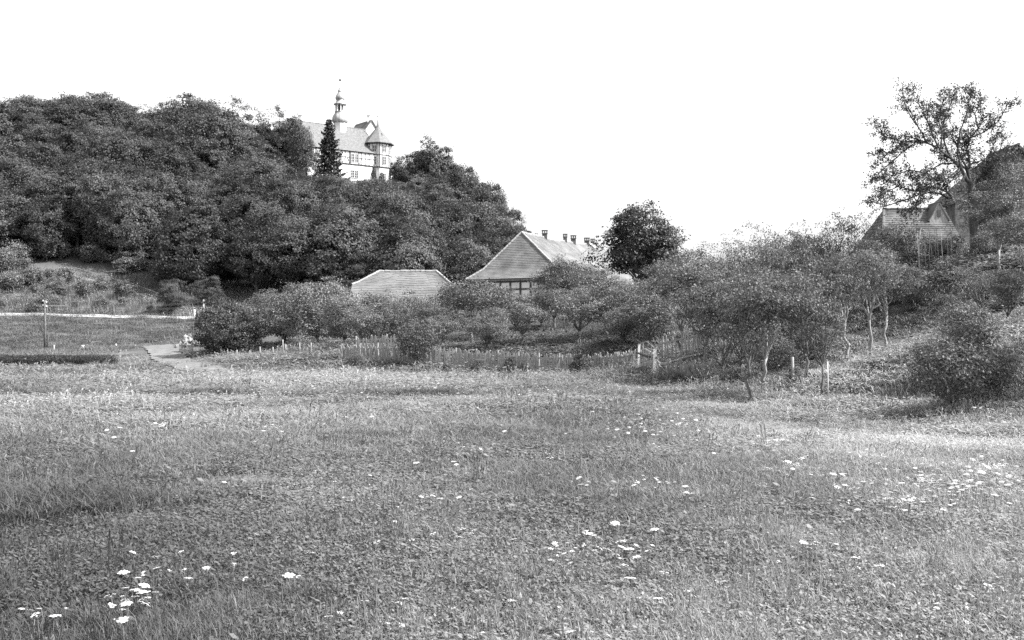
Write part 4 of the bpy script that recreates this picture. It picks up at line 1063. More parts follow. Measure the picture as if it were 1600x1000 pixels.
for x in (xl + .35, xr - .35):
    gwl.add([(x, yf + .5, 1.4), (x, yb - .5, 1.4), (x, yb - .5, z0 + .3), rb(x, th_) - Vector((0, .3, .2)), rp(x, th_) - Vector((0, -.3, .2)), (x, yf + .5, z0 + .3)], [(0, 1, 2, 3, 4, 5)])
gwl.add([(xl + .35, yf + .5, 1.4), (xr - .35, yf + .5, 1.4), (xr - .35, yf + .5, z0 + .3), (xl + .35, yf + .5, z0 + .3)], [(0, 1, 2, 3)])
gwl.add([(xl + .35, yb - .5, 1.4), (xr - .35, yb - .5, 1.4), (xr - .35, yb - .5, z0 + .3), (xl + .35, yb - .5, z0 + .3)], [(0, 1, 2, 3)])
gwl.build('wall', M['wood_grey'], sb)
fix_children(sb)

# ------------------------------------------------------------------ the house on the right
hs = empty('farmhouse', (25, 60, 6.0))
tag(hs, 'farmhouse with a steep tiled roof and a dormer, half hidden behind the apple tree', 'house')
dW = 60.0
def H(px, py, d=dW): return W(px, py, d)
# low wing with its ridge along the picture
zw = H(1450, 317).z; ze2 = zw - 2.6
xa, xb = H(1379, 0).x, H(1512, 0).x; xh = H(1412, 0).x
def wp(x, t, back=False): return Vector((x, (dW + 3.2 if not back else dW + 3.2) + (-3.2 if not back else 3.2) * (1 - t), ze2 + (zw - ze2) * t))
roof(hs, [[wp(xa, 0), wp(xb, 0), wp(xb, 1), wp(xh, 1)], [wp(xb, 0, True), wp(xa, 0, True), wp(xh, 1), wp(xb, 1)],
          [wp(xa, 0, True), wp(xa, 0), wp(xh, 1), wp(xh, 1)]], [(wp(xh, 1), wp(xb, 1)), (wp(xa, 0), wp(xh, 1))], expo=0.19, tw=0.18, seed=41, lift=0.035, tmat='tile_old', rmat='tile_old', rr=0.09)
wall_ring(hs, [(xa + .5, dW + .5), (xb, dW + .5), (xb, dW + 5.9), (xa + .5, dW + 5.9)], 4.6, ze2 + .25, M['plaster_low'], 'wall')
# gabled dormer
dD = 62.1; dcx = H(1467, 0, dD).x; dz0 = H(0, 341, dD).z; dz1 = H(0, 315, dD).z; dy = dD; dhw = .52
dmr = MB(); dmr.add([(dcx - dhw, dy, dz0 - .7), (dcx + dhw, dy, dz0 - .7), (dcx + dhw, dy, dz0), (dcx, dy, dz1 - .04), (dcx - dhw, dy, dz0),
                     (dcx - dhw, dy + 1.6, dz0 - .7), (dcx + dhw, dy + 1.6, dz0 - .7), (dcx + dhw, dy + 1.6, dz0), (dcx, dy + 1.6, dz1 - .04), (dcx - dhw, dy + 1.6, dz0)],
                    [(0, 1, 2, 3, 4), (0, 4, 9, 5), (1, 6, 7, 2)])
dmo = dmr.build('dormer', M['wood_grey'], hs)
dro = MB()
for s_ in (-1, 1): slab(dro, [Vector((dcx + s_ * (dhw + .1), dy - .06, dz0 - .14)), Vector((dcx + s_ * (dhw + .1), dy + 1.5, dz0 - .14)), Vector((dcx, dy + 1.5, dz1 + .03)), Vector((dcx, dy - .06, dz1 + .03))], .06)
dro.build('dormer_roof', M['tile_old'], dmo)
dwn = MB(); dwn.box((dcx, dy - .01, H(0, 333, dD).z), (.2, .06, .38)); dwn.build('dormer_window', M['glass'], dmo)
# tall main gable
xe, ze3 = H(1488, 316, 66).x, H(1488, 316, 66).z; apx = H(1592, 226, 66)
xe2 = 2 * apx.x - xe
mw = MB(); mw.add([(xe + .3, 66.3, 4.6), (xe2 - .3, 66.3, 4.6), (xe2 - .3, 66.3, ze3), (apx.x, 66.3, apx.z - .2), (xe + .3, 66.3, ze3),
                   (xe + .3, 70, 4.6), (xe2 - .3, 70, 4.6), (xe2 - .3, 70, ze3), (apx.x, 70, apx.z - .2), (xe + .3, 70, ze3)],
                  [(0, 1, 2, 3, 4), (9, 8, 7, 6, 5), (0, 4, 9, 5), (1, 6, 7, 2)])
mw.build('gable_wall', M['brick_dark'], hs)
roof(hs, [[Vector((xe, 70.3, ze3)), Vector((xe, 66, ze3)), Vector((apx.x, 66, apx.z)), Vector((apx.x, 70.3, apx.z))],
          [Vector((xe2, 66, ze3)), Vector((xe2, 70.3, ze3)), Vector((apx.x, 70.3, apx.z)), Vector((apx.x, 66, apx.z))]], [(Vector((apx.x, 66, apx.z)), Vector((apx.x, 70.3, apx.z)))], expo=0.22, tw=0.2, seed=43, lift=0.035, tmat='brick_dark', rmat='brick_dark', rr=0.09)
fix_children(hs)

# ------------------------------------------------------------------ fences, gate and posts
rf_ = random.Random(17)
PICK = []
for i in range(5):
    mb = MB(); w = rf_.uniform(.07, .10); hh = 1.0; th = .022
    sl = rf_.uniform(-.02, .02)
    mb.add([(-w / 2, -th / 2, 0), (w / 2, -th / 2, 0), (w / 2 + sl, -th / 2, hh - .08), (sl, -th / 2, hh), (-w / 2 + sl, -th / 2, hh - .07),
            (-w / 2, th / 2, 0), (w / 2, th / 2, 0), (w / 2 + sl, th / 2, hh - .08), (sl, th / 2, hh), (-w / 2 + sl, th / 2, hh - .07)],
           [(0, 1, 2, 3, 4), (9, 8, 7, 6, 5), (0, 5, 6, 1), (1, 6, 7, 2), (2, 7, 8, 3), (3, 8, 9, 4), (4, 9, 5, 0)])
    PICK.append(mb.mesh('picket', M['wood_fence']))

def picket_fence(name, line, h, gap, label, lean=0.05, miss=0.06, tilt=0.0, rails=True):
    a0 = line[0]; root = empty(name, (a0[0], a0[1], g1(a0[0], a0[1])))
    tag(root, label, 'fence')
    o0 = root.location.copy()
    for i in range(len(line) - 1):
        p, q = Vector(line[i]), Vector(line[i + 1]); L = (q - p).length; k = max(1, int(L / gap)); ang = math.atan2(q.y - p.y, q.x - p.x)
        for j in range(k):
            if rf_.random() < miss: continue
            c = p.lerp(q, (j + rf_.uniform(.3, .7)) / k); z = g1(c.x, c.y)
            o = bpy.data.objects.new('picket', rf_.choice(PICK)); link(o, root)
            nrm = Vector((math.sin(ang), -math.cos(ang)))
            o.location = Vector((c.x + nrm.x * .03, c.y + nrm.y * .03, z - .06)) - o0
            o.rotation_euler = (rf_.gauss(tilt, lean), rf_.gauss(0, lean), ang)
            o.scale = (1, 1, h * rf_.uniform(.86, 1.1))
        if rails:
            for hz in (.28, .75):
                mb = MB(); z1, z2 = g1(p.x, p.y) + h * hz, g1(q.x, q.y) + h * hz
                mb.beam((p.x - o0.x, p.y - o0.y, z1 - o0.z), (q.x - o0.x, q.y - o0.y, z2 - o0.z), .035, .07); mb.build('rail', M['wood_grey'], root)
            mb = MB(); mb.tube([(p.x - o0.x, p.y - o0.y + .06, g1(p.x, p.y) - .3 - o0.z), (p.x - o0.x, p.y - o0.y + .06, g1(p.x, p.y) + h * 1.02 - o0.z)], [.055, .05], 7); mb.build('post', M['wood_grey'], root)
    return root
def L2(*a): return [W(px, 500, d).xy for px, d in a]
picket_fence('picket_fence', L2((534, 56.2), (562, 55.6), (590, 55.2), (618, 54.9), (648, 54.7), (680, 54.5), (712, 54.4), (744, 54.2), (776, 54.0)), .95, .09, 'weathered picket fence along the meadow, left half below the garden trees')
picket_fence('picket_fence', L2((778, 53.9), (810, 53.7), (842, 53.4), (874, 53.0), (906, 52.4), (938, 51.6), (966, 50.4), (990, 47.5)), .90, .09, 'weathered picket fence along the meadow, right half running to the gate')
picket_fence('board_fence', L2((556, 58.2), (580, 58.0), (604, 57.8), (620, 57.7)), .95, .15, 'short run of pale upright boards behind the left end of the picket fence', .04, .1)
# garden gate
ga_ = W(998, 500, 43.5).xy; gb_ = W(1022, 500, 40.5).xy
gt = empty('garden_gate', (ga_.x, ga_.y, g1(ga_.x, ga_.y))); tag(gt, 'open-work garden gate of pale posts and uneven slats at the corner of the fence', 'gate')
o0 = gt.location.copy()
def lw(p, z): return Vector((p.x - o0.x, p.y - o0.y, z - o0.z))
for p, hh in ((ga_, 1.02), (gb_, .92)):
    z = g1(p.x, p.y); mb = MB(); mb.beam(lw(p, z - .2), lw(p + Vector((.03, 0)), z + hh), .11, .11, up=(0, 1, 0)); mb.build('gate_post', M['ceramic'], gt)
za, zb = g1(ga_.x, ga_.y), g1(gb_.x, gb_.y)
mb = MB(); mb.tube([lw(ga_ + Vector((-.1, -.1)), za + .68), lw((ga_ + gb_) / 2 + Vector((0, -.1)), (za + zb) / 2 + .60), lw(gb_ + Vector((.08, -.1)), zb + .60)], [.04, .045, .04], 6); mb.build('cross_bar', M['wood_dark'], gt)
mb = MB(); mb.tube([lw(ga_, za + 1.0), lw(ga_.lerp(gb_, .55), za + 1.12), lw(gb_, zb + .98)], [.022, .025, .02], 5); mb.build('top_rail', M['wood_grey'], gt)
for i in range(9):
    t = (i + .8) / 9.6; c = ga_.lerp(gb_, t); z = g1(c.x, c.y)
    o = bpy.data.objects.new('slat', PICK[i % 5]); link(o, gt); o.location = lw(c + Vector((0, .05)), z - .02); o.rotation_euler = (rf_.gauss(0, .03), rf_.gauss(0, .05), math.atan2(gb_.y - ga_.y, gb_.x - ga_.x)); o.scale = (1, 1, rf_.uniform(.75, 1.15))
# brace leaning on the gate post
def pole(name, a, b, r, mat, label, cat='pole', n=7, r2=None, group=None):
    a, b = Vector(a), Vector(b); o = empty(name, a) if False else None
    mb = MB(); md = (a + b) / 2; k = Vector((random.Random(hash(round(a.x * 97 + b.z * 31)) & 255).uniform(-.02, .02), 0, .015)) * (b - a).length
    mb.tube([Vector((0, 0, 0)), md - a + k, b - a], [r, r * .95, r2 or r * .8], n)
    ob = mb.build(name, M[mat], None, True); ob.location = a; tag(ob, label, cat, group); return ob
def G(px, d, up=0.0): p = spot(px, d, 0); return Vector((p.x, p.y, p.z + up))
pole('bent_branch', G(1019, 39.6, -.05), W(1028, 572, 40.0), .035, 'wood_grey', 'bent grey branch propped against the right gate post', 'branch')
pole('rail_pole', W(1032, 571, 40.4), W(1103, 551, 41.6), .045, 'wood_grey', 'long pole slanting up to the right from the garden gate', 'pole')
pole('rail_pole', W(1038, 573, 39.8), W(1082, 574, 40.3), .028, 'wood_grey', 'thin level pole on the collapsed fence right of the gate', 'pole')
pole('roof_pole', W(1008, 545, 44.5), W(1027, 557, 44.0), .035, 'wood_pale', 'short pale slanting bar above the garden gate', 'pole')
picket_fence('collapsed_fence', L2((1028, 39.6), (1046, 38.8), (1064, 38.2), (1086, 37.6), (1104, 37.2)), .72, .11, 'dark collapsed fence of leaning boards right of the gate', .16, .1, .18)
picket_fence('board_fence', L2((1036, 46), (1066, 44.8), (1096, 43.4), (1124, 42.5)), 1.15, .24, 'tall loose boards standing under the trees behind the collapsed fence', .05, .25)
# stake of the young plum tree
pole('tree_stake', G(1295, 26.9, -.1), W(1293, 565, 26.9), .016, 'wood_pale', 'straight pale stake supporting the young plum tree', 'stake', r2=.014)
pole('tree_stake', G(1238, 29.5, -.1), W(1238, 558, 29.5), .045, 'wood_grey', 'short thick pale stump post under the front plum trees', 'post', r2=.045)
# posts of the wire fence below the leafy trees on the left
for i, (px, d, h) in enumerate(((370, 66, .55), (390, 65.5, .45), (407, 64, .62), (427, 64, .5), (447, 63, .58), (468, 62.5, .62), (487, 61.5, .6), (442, 64.5, .85), (361, 55, .32), (383, 54.5, .3), (409, 54.5, .28), (425, 54, .26))):
    g = G(px, d, -.1); pole('fence_post', g, g + Vector((rf_.uniform(-.04, .04), 0, h + .1)), .045 if h > .4 else .03, 'wood_grey',
        'short weathered post in the row before the leafy trees, left of the picket fence' if h > .4 else 'low stake in the grass before the row of short posts', 'post', 6, None,
        'row of short posts' if h > .4 else 'low stakes before the posts')
mb = MB(); a, b_ = W(448, 549, 64), W(505, 546, 61.5); mb.beam((0, 0, 0), b_ - a, .05, .1); o = mb.build('top_rail', M['wood_grey']); o.location = a; o.name = 'loose_rail'; tag(o, 'long weathered rail lying on the short posts before the leafy trees', 'rail')
mb = MB(); a = G(548, 54.6, .28); mb.beam((0, 0, 0), (.85, -.05, .02), .22, .04); mb.box((.1, 0, -.16), (.06, .2, .3)); mb.box((.75, 0, -.16), (.06, .2, .3)); o = mb.build('plank_bench', M['wood_grey']); o.location = a; tag(o, 'low plank bench before the left end of the picket fence', 'bench')
mb = MB(); mb.beam((0, 0, 0), (.75, .05, .02), .2, .07); o = mb.build('fallen_plank', M['wood_pale']); o.location = G(828, 51.9, .12); tag(o, 'pale plank lying at the foot of the picket fence beside small bushes', 'plank')
mb = MB(); mb.beam((0, 0, 0), (.6, .05, .0), .25, .10); o = mb.build('plank_pile', M['wood_grey']); o.location = G(624, 53.3, .1); tag(o, 'grey boards lying under the large overhanging fence bush', 'boards')

# posts along the footpath below the embankment
for (px, py, d, h, mt, lb) in ((84, 547, 106, .75, 'wood_grey', 'thin grey post beside the footpath right of the telegraph pole'), (181, 547, 108, .78, 'wood_pale', 'bright squared post standing right of the white trestle'),
                           (211, 546, 105, .55, 'wood_grey', 'short post where the footpath meets the farm track'), (264, 541, 112, .6, 'wood_pale', 'leaning pale post near the stone heap'), (251, 542, 110, .4, 'wood_grey', 'short dark post left of the leaning pale post')):
    g = G(px, d, -.15); pole('path_post', g, g + Vector((rf_.uniform(-.03, .03), 0, h + .15)), .09, mt, lb, 'post', 6)
g = G(128, 107); mb = MB()
mb.tube([(-.42, 0, -.05), (-.02, 0, .62)], [.065, .05], 6); tre = empty('trestle', g); mb.build('leg', M['wood_pale'], tre)
mb = MB(); mb.tube([(.42, .05, -.05), (.05, .02, .60)], [.065, .05], 6); mb.build('leg', M['wood_pale'], tre)
mb = MB(); mb.tube([(0, -.1, .60), (.03, .5, .60)], [.05, .05], 6); mb.build('ridge_bar', M['wood_pale'], tre)
tag(tre, 'white A-shaped wooden trestle beside the footpath', 'trestle')

# stone heap at the corner of the dark bush
sh_ = empty('stone_heap', G(296, 84)); tag(sh_, 'heap of pale stones at the corner of the track by the dark bush', 'stones')
rs = np.random.default_rng(8)
ST = []
for i in range(4):
    mb = MB(); mb.lathe((0, 0, 0), [(.06, -.1), (.15, -.06), (.18, .02), (.13, .09), (.05, .12)], 7); 
    mb.v = [(x * (1 + rs.uniform(-.2, .2)), y * (1 + rs.uniform(-.2, .2)), z * (1 + rs.uniform(-.25, .25))) for x, y, z in mb.v]
    ST.append(mb.mesh('stone', M['stone']))
for i in range(70):
    o = bpy.data.objects.new('stone', ST[i % 4]); link(o, sh_); t = rs.uniform(0, 1); s = rs.uniform(.7, 1.5)
    lx = rs.normal() * .38; ly = rs.normal() * .35; hgt = max(0, .95 - 1.0 * math.hypot(lx, ly)) * t
    o.location = (lx, ly, .05 + hgt * 1.1); o.rotation_euler = tuple(rs.uniform(0, 6.28, 3)); o.scale = (s, s, s * .8)
picket_fence('slat_fence', L2((281, 80), (292, 79), (302, 77.5)), .75, .15, 'short grey slat fence below the stone heap by the track', .06, .1)

# ------------------------------------------------------------------ telegraph pole and wires
tb = G(70, 114.5, -.3); ttop = EYE + (HOR - 469) / F * 114.5
tpole = empty('telegraph_pole', tb); tag(tpole, 'wooden telegraph pole with a leaning strut below the embankment road', 'pole')
Ht = ttop - tb.z
mb = MB(); mb.tube([(0, 0, 0), (.02, 0, Ht * .5), (0, 0, Ht)], [.13, .115, .095], 9); mb.build('shaft', M['bark'], tpole, True)
mb = MB(); mb.tube([(-.62, 1.6, .9), (-.05, .1, Ht - 1.4)], [.11, .085], 8); mb.build('strut', M['wood_dark'], tpole, True)
mb = MB(); mb.tube([(.17, .12, .1), (.28, .3, 1.9)], [.09, .08], 7); mb.build('stub', M['wood_dark'], tpole, True)
ins = []
for k, (dx, dz) in enumerate(((-.17, -.12), (.17, -.22), (-.17, -.55), (.17, -.66))):
    mb = MB(); mb.lathe((dx, 0, Ht + dz), [(.035, -.05), (.07, -.03), (.075, .04), (.045, .07), (.06, .1), (.03, .14)], 8); mb.build('insulator', M['ceramic'], tpole, True)
    mb = MB(); mb.tube([(0, 0, Ht + dz - .06), (dx, 0, Ht + dz - .06), (dx, 0, Ht + dz)], [.015, .015, .015], 5); mb.build('bracket', M['wire'], tpole)
    ins.append((dx, dz))
p2 = spot(318, 132); p2.z -= .2; z2 = EYE + (HOR - 468) / F * 132
tp2 = empty('telegraph_pole', p2); tag(tp2, 'far telegraph pole mostly hidden behind the big dark bush', 'pole')
mb = MB(); mb.tube([(0, 0, 0), (0, 0, z2 - p2.z)], [.13, .1], 8); mb.build('shaft', M['wood_grey'], tp2, True)
p3 = spot(-120, 120); p3.z -= .2
tp3 = empty('telegraph_pole', p3); tag(tp3, 'next telegraph pole of the line, beyond the left edge', 'pole')
mb = MB(); mb.tube([(0, 0, 0), (0, 0, 6.2)], [.13, .1], 8); mb.build('shaft', M['wood_grey'], tp3, True)
for k, (dx, dz) in enumerate(ins):
    A0 = tb + Vector((dx, 0, Ht + dz + .05)); B0 = Vector((p2.x + dx * .3, p2.y, z2 + dz - .1)); C0 = Vector((p3.x + dx * .3, p3.y, p3.z + 6.2 + dz))
    for (q, lbx) in ((B0, 'right'), (C0, 'left')):
        pts = [A0.lerp(q, t) - Vector((0, 0, .5 * 4 * t * (1 - t))) - A0 for t in np.linspace(0, 1, 14)]
        mb = MB(); mb.tube(pts, [.011] * 14, 4); o = mb.build('telegraph_wire', M['wire']); o.location = A0
        tag(o, 'thin sagging telegraph wire running to the %s from the pole' % lbx, 'wire', 'wires to the ' + lbx)
# small white post and rail frame behind the road
g = G(304, 148, -.1); pole('roadside_post', g, g + Vector((0, 0, 1.3)), .12, 'ceramic', 'bright white roadside post beside the dark bush', 'post')
rg_ = empty('railing', G(74, 150)); tag(rg_, 'pale tubular railing behind the road, right of the telegraph pole', 'railing')
o0 = rg_.location.copy()
for (px, py0, py1) in ((74, 477, 490), (91, 477, 490), (105, 478, 490)):
    mb = MB(); a, b_ = W(px, py0, 150) - o0, W(px, py1, 150) - o0; b_.z = min(b_.z, g1(b_.x + o0.x, 150) - o0.z); mb.tube([b_, a], [.03, .03], 6); mb.build('upright', M['wood_grey'], rg_)
mb = MB(); mb.tube([W(72, 477, 150) - o0, W(91, 477.5, 150) - o0, W(106, 478.5, 150) - o0], [.035, .035, .035], 6); mb.build('top_rail', M['wood_grey'], rg_)
# stepped path with handrail climbing the slope
hp = [W(115, 418, 172), W(150, 432, 170), W(185, 446, 167), W(215, 456, 164), W(243, 467, 161)]
hrl = empty('hillside_handrail', hp[-1]); tag(hrl, 'pale sloping handrail along the footpath that climbs the hill behind the road', 'handrail')
o0 = hrl.location.copy()
for i, p in enumerate(hp): 
    z = g1(p.x, p.y); hp[i] = Vector((p.x, p.y, max(z + .9, p.z)))
    mb = MB(); mb.tube([Vector((p.x, p.y, z - .1)) - o0, hp[i] - o0], [.04, .035], 6); mb.build('post', M['wood_grey'], hrl)
mb = MB(); mb.tube([p - o0 for p in hp], [.035] * 5, 6); mb.build('rail', M['wood_grey'], hrl)
hill_path, _ = ribbon('hill_path', [Vector((p.x, p.y - 1.0)) for p in hp], 1.3, M['gravel'], lift=.12, step=1.0, jitter=.3, seed=9)

# ------------------------------------------------------------------ bean poles behind the bank
for i in range(10):
    px = 1436 + i * 5.6 + rf_.uniform(-1.5, 1.5); d = 41.0 + rf_.uniform(-.8, .8); g = G(px, d, -.1); top = rf_.uniform(352, 372)
    pole('bean_pole', g, W(px + rf_.uniform(-8, 3), top, d),  .011, 'bark_pale', 'slim pale bean pole leaning among the bushes below the roof dormer', 'pole', 5, .012, 'bean poles below the dormer')

# ------------------------------------------------------------------ grass tufts
rg = np.random.default_rng(2024)
def blades(n, spread, hlo, hhi, w, bend, broad=False, seed=0):
    r_ = np.random.default_rng(seed)
    base = r_.normal(size=(n, 2)) * spread * .5; an = r_.uniform(0, 6.283, n); h = r_.uniform(hlo, hhi, n); ww = w * r_.uniform(.7, 1.3, n)
    d = np.stack([np.cos(an), np.sin(an)], 1); s = np.stack([-d[:, 1], d[:, 0]], 1); bd = bend * h * r_.uniform(.3, 1.5, n)
    V = np.zeros((n, 6, 3))
    for k, (t, wf) in enumerate(((0, .8), (.55, 1.0 if not broad else 1.6), (1, .12))):
        cx = base + d * (bd * t * t)[:, None]; z = h * t * (1 - .25 * t * bend)
        V[:, 2 * k, :2] = cx - s * (ww * wf / 2)[:, None]; V[:, 2 * k + 1, :2] = cx + s * (ww * wf / 2)[:, None]; V[:, 2 * k, 2] = V[:, 2 * k + 1, 2] = z
    V[:, 0:2, 2] = -.02
    i = np.arange(n)[:, None] * 6
    Fc = np.concatenate([i + np.array([0, 1, 3, 2]), i + np.array([2, 3, 5, 4])], 0)
    sh = np.concatenate([r_.random(n)] * 2)
    return V.reshape(-1, 3), Fc, sh
def flat_leaves(n, spread, hlo, hhi, ll, lw, seed):
    r_ = np.random.default_rng(seed); P = np.column_stack([r_.normal(size=(n, 2)) * spread * .5, r_.uniform(hlo, hhi, n)])
    N = r_.normal(size=(n, 3)) * .6 + np.array([0, 0, 1.0]); v, f = leaf_quads(P, N, ll, lw, r_); return v, f, r_.random(n)
tuft_col = bpy.data.collections.new('tuft_sources')
def tuft(name, parts):
    vs, fs, ss = [], [], []; o_ = 0
    for v, f, s in parts: vs.append(v); fs.append(f + o_); ss.append(s); o_ += len(v)
    me = np_mesh(name, np.concatenate(vs), np.concatenate(fs), 4, M['grass'], shade=np.concatenate(ss))
    o = bpy.data.objects.new(name, me); tuft_col.objects.link(o); return o
tuft('t0_fine', [blades(60, .20, .035, .10, .0045, .7, seed=1)])
tuft('t1_fine', [blades(50, .20, .04, .13, .0045, .9, seed=2), flat_leaves(14, .2, .02, .05, .03, .018, 22)])
tuft('t2_herb', [flat_leaves(70, .22, .02, .075, .034, .020, 3), blades(18, .2, .05, .11, .004, .6, seed=33)])
tuft('t3_herb', [flat_leaves(50, .22, .03, .09, .045, .020, 4), blades(26, .2, .06, .14, .005, .8, seed=44)])
tuft('t4_long', [blades(46, .22, .10, .26, .0055, .8, seed=5)])
tuft('t5_reed', [blades(44, .30, .12, .30, .008, .9, seed=6)])
tuft('t6_weed', [blades(40, .4, .25, .62, .02, .5, seed=7), flat_leaves(60, .4, .1, .5, .07, .035, 8)])

def stalks(n, seed):
    r_ = np.random.default_rng(seed); V, Fc = [], []
    for i in range(n):
        x, y = r_.normal(size=2) * .07; h = r_.uniform(.16, .38); lx, ly = r_.normal(size=2) * .06
        for (z0, z1, w0, w1) in ((0, h, .0022, .0016), (h - .045, h, .007, .003)):
            for ax in ((1, 0), (0, 1)):
                k = len(V); p = lambda z, w, s: (x + lx * (z / h) ** 2 + ax[0] * w * s, y + ly * (z / h) ** 2 + ax[1] * w * s, z)
                V += [p(z0, w0, -1), p(z0, w0, 1), p(z1, w1, 1), p(z1, w1, -1)]; Fc.append((k, k + 1, k + 2, k + 3))
    return np.array(V), np.array(Fc), r_.random(len(Fc))
tuft('t7_stalks', [stalks(9, 71)])
tuft('t8_rosette', [flat_leaves(18, .16, .03, .08, .075, .034, 72), blades(10, .2, .04, .1, .005, .8, seed=73)])

def gn_scatter(name, P, rot, scl, idx, tone, coll, label=None, cat=None):
    me = bpy.data.meshes.new(name); n_ = len(P); me.vertices.add(n_); me.vertices.foreach_set('co', np.asarray(P, dtype=np.float32).ravel())
    for nm, ty, dat, key in (('rot', 'FLOAT_VECTOR', rot, 'vector'), ('scl', 'FLOAT_VECTOR', scl, 'vector'), ('idx', 'INT', idx, 'value'), ('tone', 'FLOAT', tone, 'value')):
        a = me.attributes.new(nm, ty, 'POINT'); a.data.foreach_set(key, np.asarray(dat, dtype=np.int32 if ty == 'INT' else np.float32).ravel())
    o = link(bpy.data.objects.new(name, me)); tag(o, label, cat, kind='stuff')
    ng = bpy.data.node_groups.new(name + '_scatter', 'GeometryNodeTree')
    ng.interface.new_socket('Geometry', in_out='INPUT', socket_type='NodeSocketGeometry'); ng.interface.new_socket('Geometry', in_out='OUTPUT', socket_type='NodeSocketGeometry')
    N_ = ng.nodes; K = ng.links
    gi, go = N_.new('NodeGroupInput'), N_.new('NodeGroupOutput')
    ci = N_.new('GeometryNodeCollectionInfo'); ci.inputs['Collection'].default_value = coll; ci.inputs['Separate Children'].default_value = True; ci.inputs['Reset Children'].default_value = True
    ip = N_.new('GeometryNodeInstanceOnPoints'); ip.inputs['Pick Instance'].default_value = True
    K.new(gi.outputs[0], ip.inputs['Points']); K.new(ci.outputs[0], ip.inputs['Instance'])
    def na(nm, ty): q = N_.new('GeometryNodeInputNamedAttribute'); q.data_type = ty; q.inputs['Name'].default_value = nm; return q.outputs['Attribute']
    K.new(na('idx', 'INT'), ip.inputs['Instance Index'])
    er = N_.new('FunctionNodeEulerToRotation'); K.new(na('rot', 'FLOAT_VECTOR'), er.inputs[0]); K.new(er.outputs[0], ip.inputs['Rotation'])
    K.new(na('scl', 'FLOAT_VECTOR'), ip.inputs['Scale']); K.new(ip.outputs[0], go.inputs[0])
    md = o.modifiers.new('scatter', 'NODES'); md.node_group = ng
    return o

def vnoise(x, y, s, seed):
    """smooth value noise"""
    r_ = np.random.default_rng(seed); T = r_.random((64, 64)); u, v = x * s + 31.7, y * s + 17.3
    i, j = np.floor(u).astype(int), np.floor(v).astype(int); fu, fv = u - i, v - j; fu = fu * fu * (3 - 2 * fu); fv = fv * fv * (3 - 2 * fv)
    g = lambda a, b: T[a % 64, b % 64]
    return (g(i, j) * (1 - fu) + g(i + 1, j) * fu) * (1 - fv) + (g(i, j + 1) * (1 - fu) + g(i + 1, j + 1) * fu) * fv
def line_dist(x, y, ln):
    d = np.full(len(x), 1e9)
    for p in ln: d = np.minimum(d, (x - p[0]) ** 2 + (y - p[1]) ** 2)
    return np.sqrt(d)
NT = 62000
dd = np.exp(rg.uniform(math.log(4.3), math.log(80), NT)); th = rg.uniform(-.60, .60, NT)
gxp, gyp = (dd + 4.5) * th, dd
keep = np.ones(NT, bool)
for ln, wv in ((tr_line, 2.4), (bk_line, .6)): keep &= line_dist(gxp, gyp, ln) > wv * rg.uniform(.6, 1.1, NT)
# the bare patch in the meadow
keep &= ~(((gxp + 1.96 * 1.0 + .9) / .85) ** 2 + ((gyp - 12.4) / .55) ** 2 < rg.uniform(.4, 1.0, NT))
gxp, gyp, dd = gxp[keep], gyp[keep], dd[keep]
n_ = len(gxp)
n1 = vnoise(gxp, gyp, .32, 1); n2 = vnoise(gxp, gyp, 1.1, 2); n3 = vnoise(gxp, gyp, .09, 3)
side = gxp / gyp                                   # -0.47 left edge .. 0.47 right edge
herb = (n1 * .6 + n2 * .4 + .15 * (gyp < 11) - .15 * (side > .15)) > .46
idx = np.where(herb, rg.integers(2, 4, n_), rg.integers(0, 2, n_))
idx = np.where((rg.random(n_) < .02 + .06 * (n1 > .75)) & (dd < 30), 4, idx)
# coarse reed-like grass on the left, near
rx, ry = (65 - 800) / F * 10.2, 10.2
idx = np.where(((gxp - rx) / .9) ** 2 + ((gyp - ry) / 1.0) ** 2 < rg.uniform(.3, 1.1, n_), 5, idx)
idx = np.where(rg.random(n_) < .05 * (n2 > .5), 7, idx)
idx = np.where((rg.random(n_) < .03) & (dd < 24), 8, idx)
n4 = vnoise(gxp, gyp, .17, 12)
tone = .07 + .11 * n4 + .15 * n3 * n3 + .15 * (n1 - .2) + .10 * (n2 - .2)
tone = tone * np.where(herb, .82, 1.08) * np.where(idx == 7, 1.35, 1.0)
dry = np.clip((gxp - 3.0 * gyp * .02 + (10 - gyp) * .15 + 1.2) / 5.0, 0, 1) * np.clip((34 - gyp) / 10, 0, 1)
tone = tone * (1 + .32 * dry)
mown = np.clip((gyp - 22) / 8, 0, 1) * np.clip((52 - gyp) / 4, 0, 1)
tone = tone * (1 + .06 * mown) * rg.uniform(.85, 1.15, n_)
lush = np.clip((-side - .12) / .25, 0, 1) * np.clip((20 - gyp) / 8, 0, 1)
band = np.abs(gyp - (29.6 + .02 * gxp * gxp * .3)) < .45 + .25 * n2
band2 = np.abs(gyp - (33.5 + .05 * gxp)) < .3 * (n1 > .4)
tone = np.where((band | band2) & (gxp < 3.5), tone * .55, tone)
idx = np.where(band & (gxp < 3.5), 4, idx)
bank = np.clip((gxp - 5.5) / 2, 0, 1) * np.clip((gyp - 18) / 5, 0, 1)
tone = tone * (1 + .12 * bank)  # sunlit look of the bank painted into the grass tone
cv = [(300, 652), (420, 643), (700, 629), (900, 611), (1000, 607), (1080, 630), (1200, 664), (1400, 688), (1640, 700)]
cvp = np.array([((px - 800) / F * (EYE * F / (py - HOR)), EYE * F / (py - HOR)) for px, py in cv])
tt = np.linspace(0, len(cv) - 1, 160); cvl = np.column_stack([np.interp(tt, np.arange(len(cv)), cvp[:, 0]), np.interp(tt, np.arange(len(cv)), cvp[:, 1])])
mw = line_dist(gxp, gyp, cvl) < (1.0 + .5 * n2)                 # the mown way across the meadow
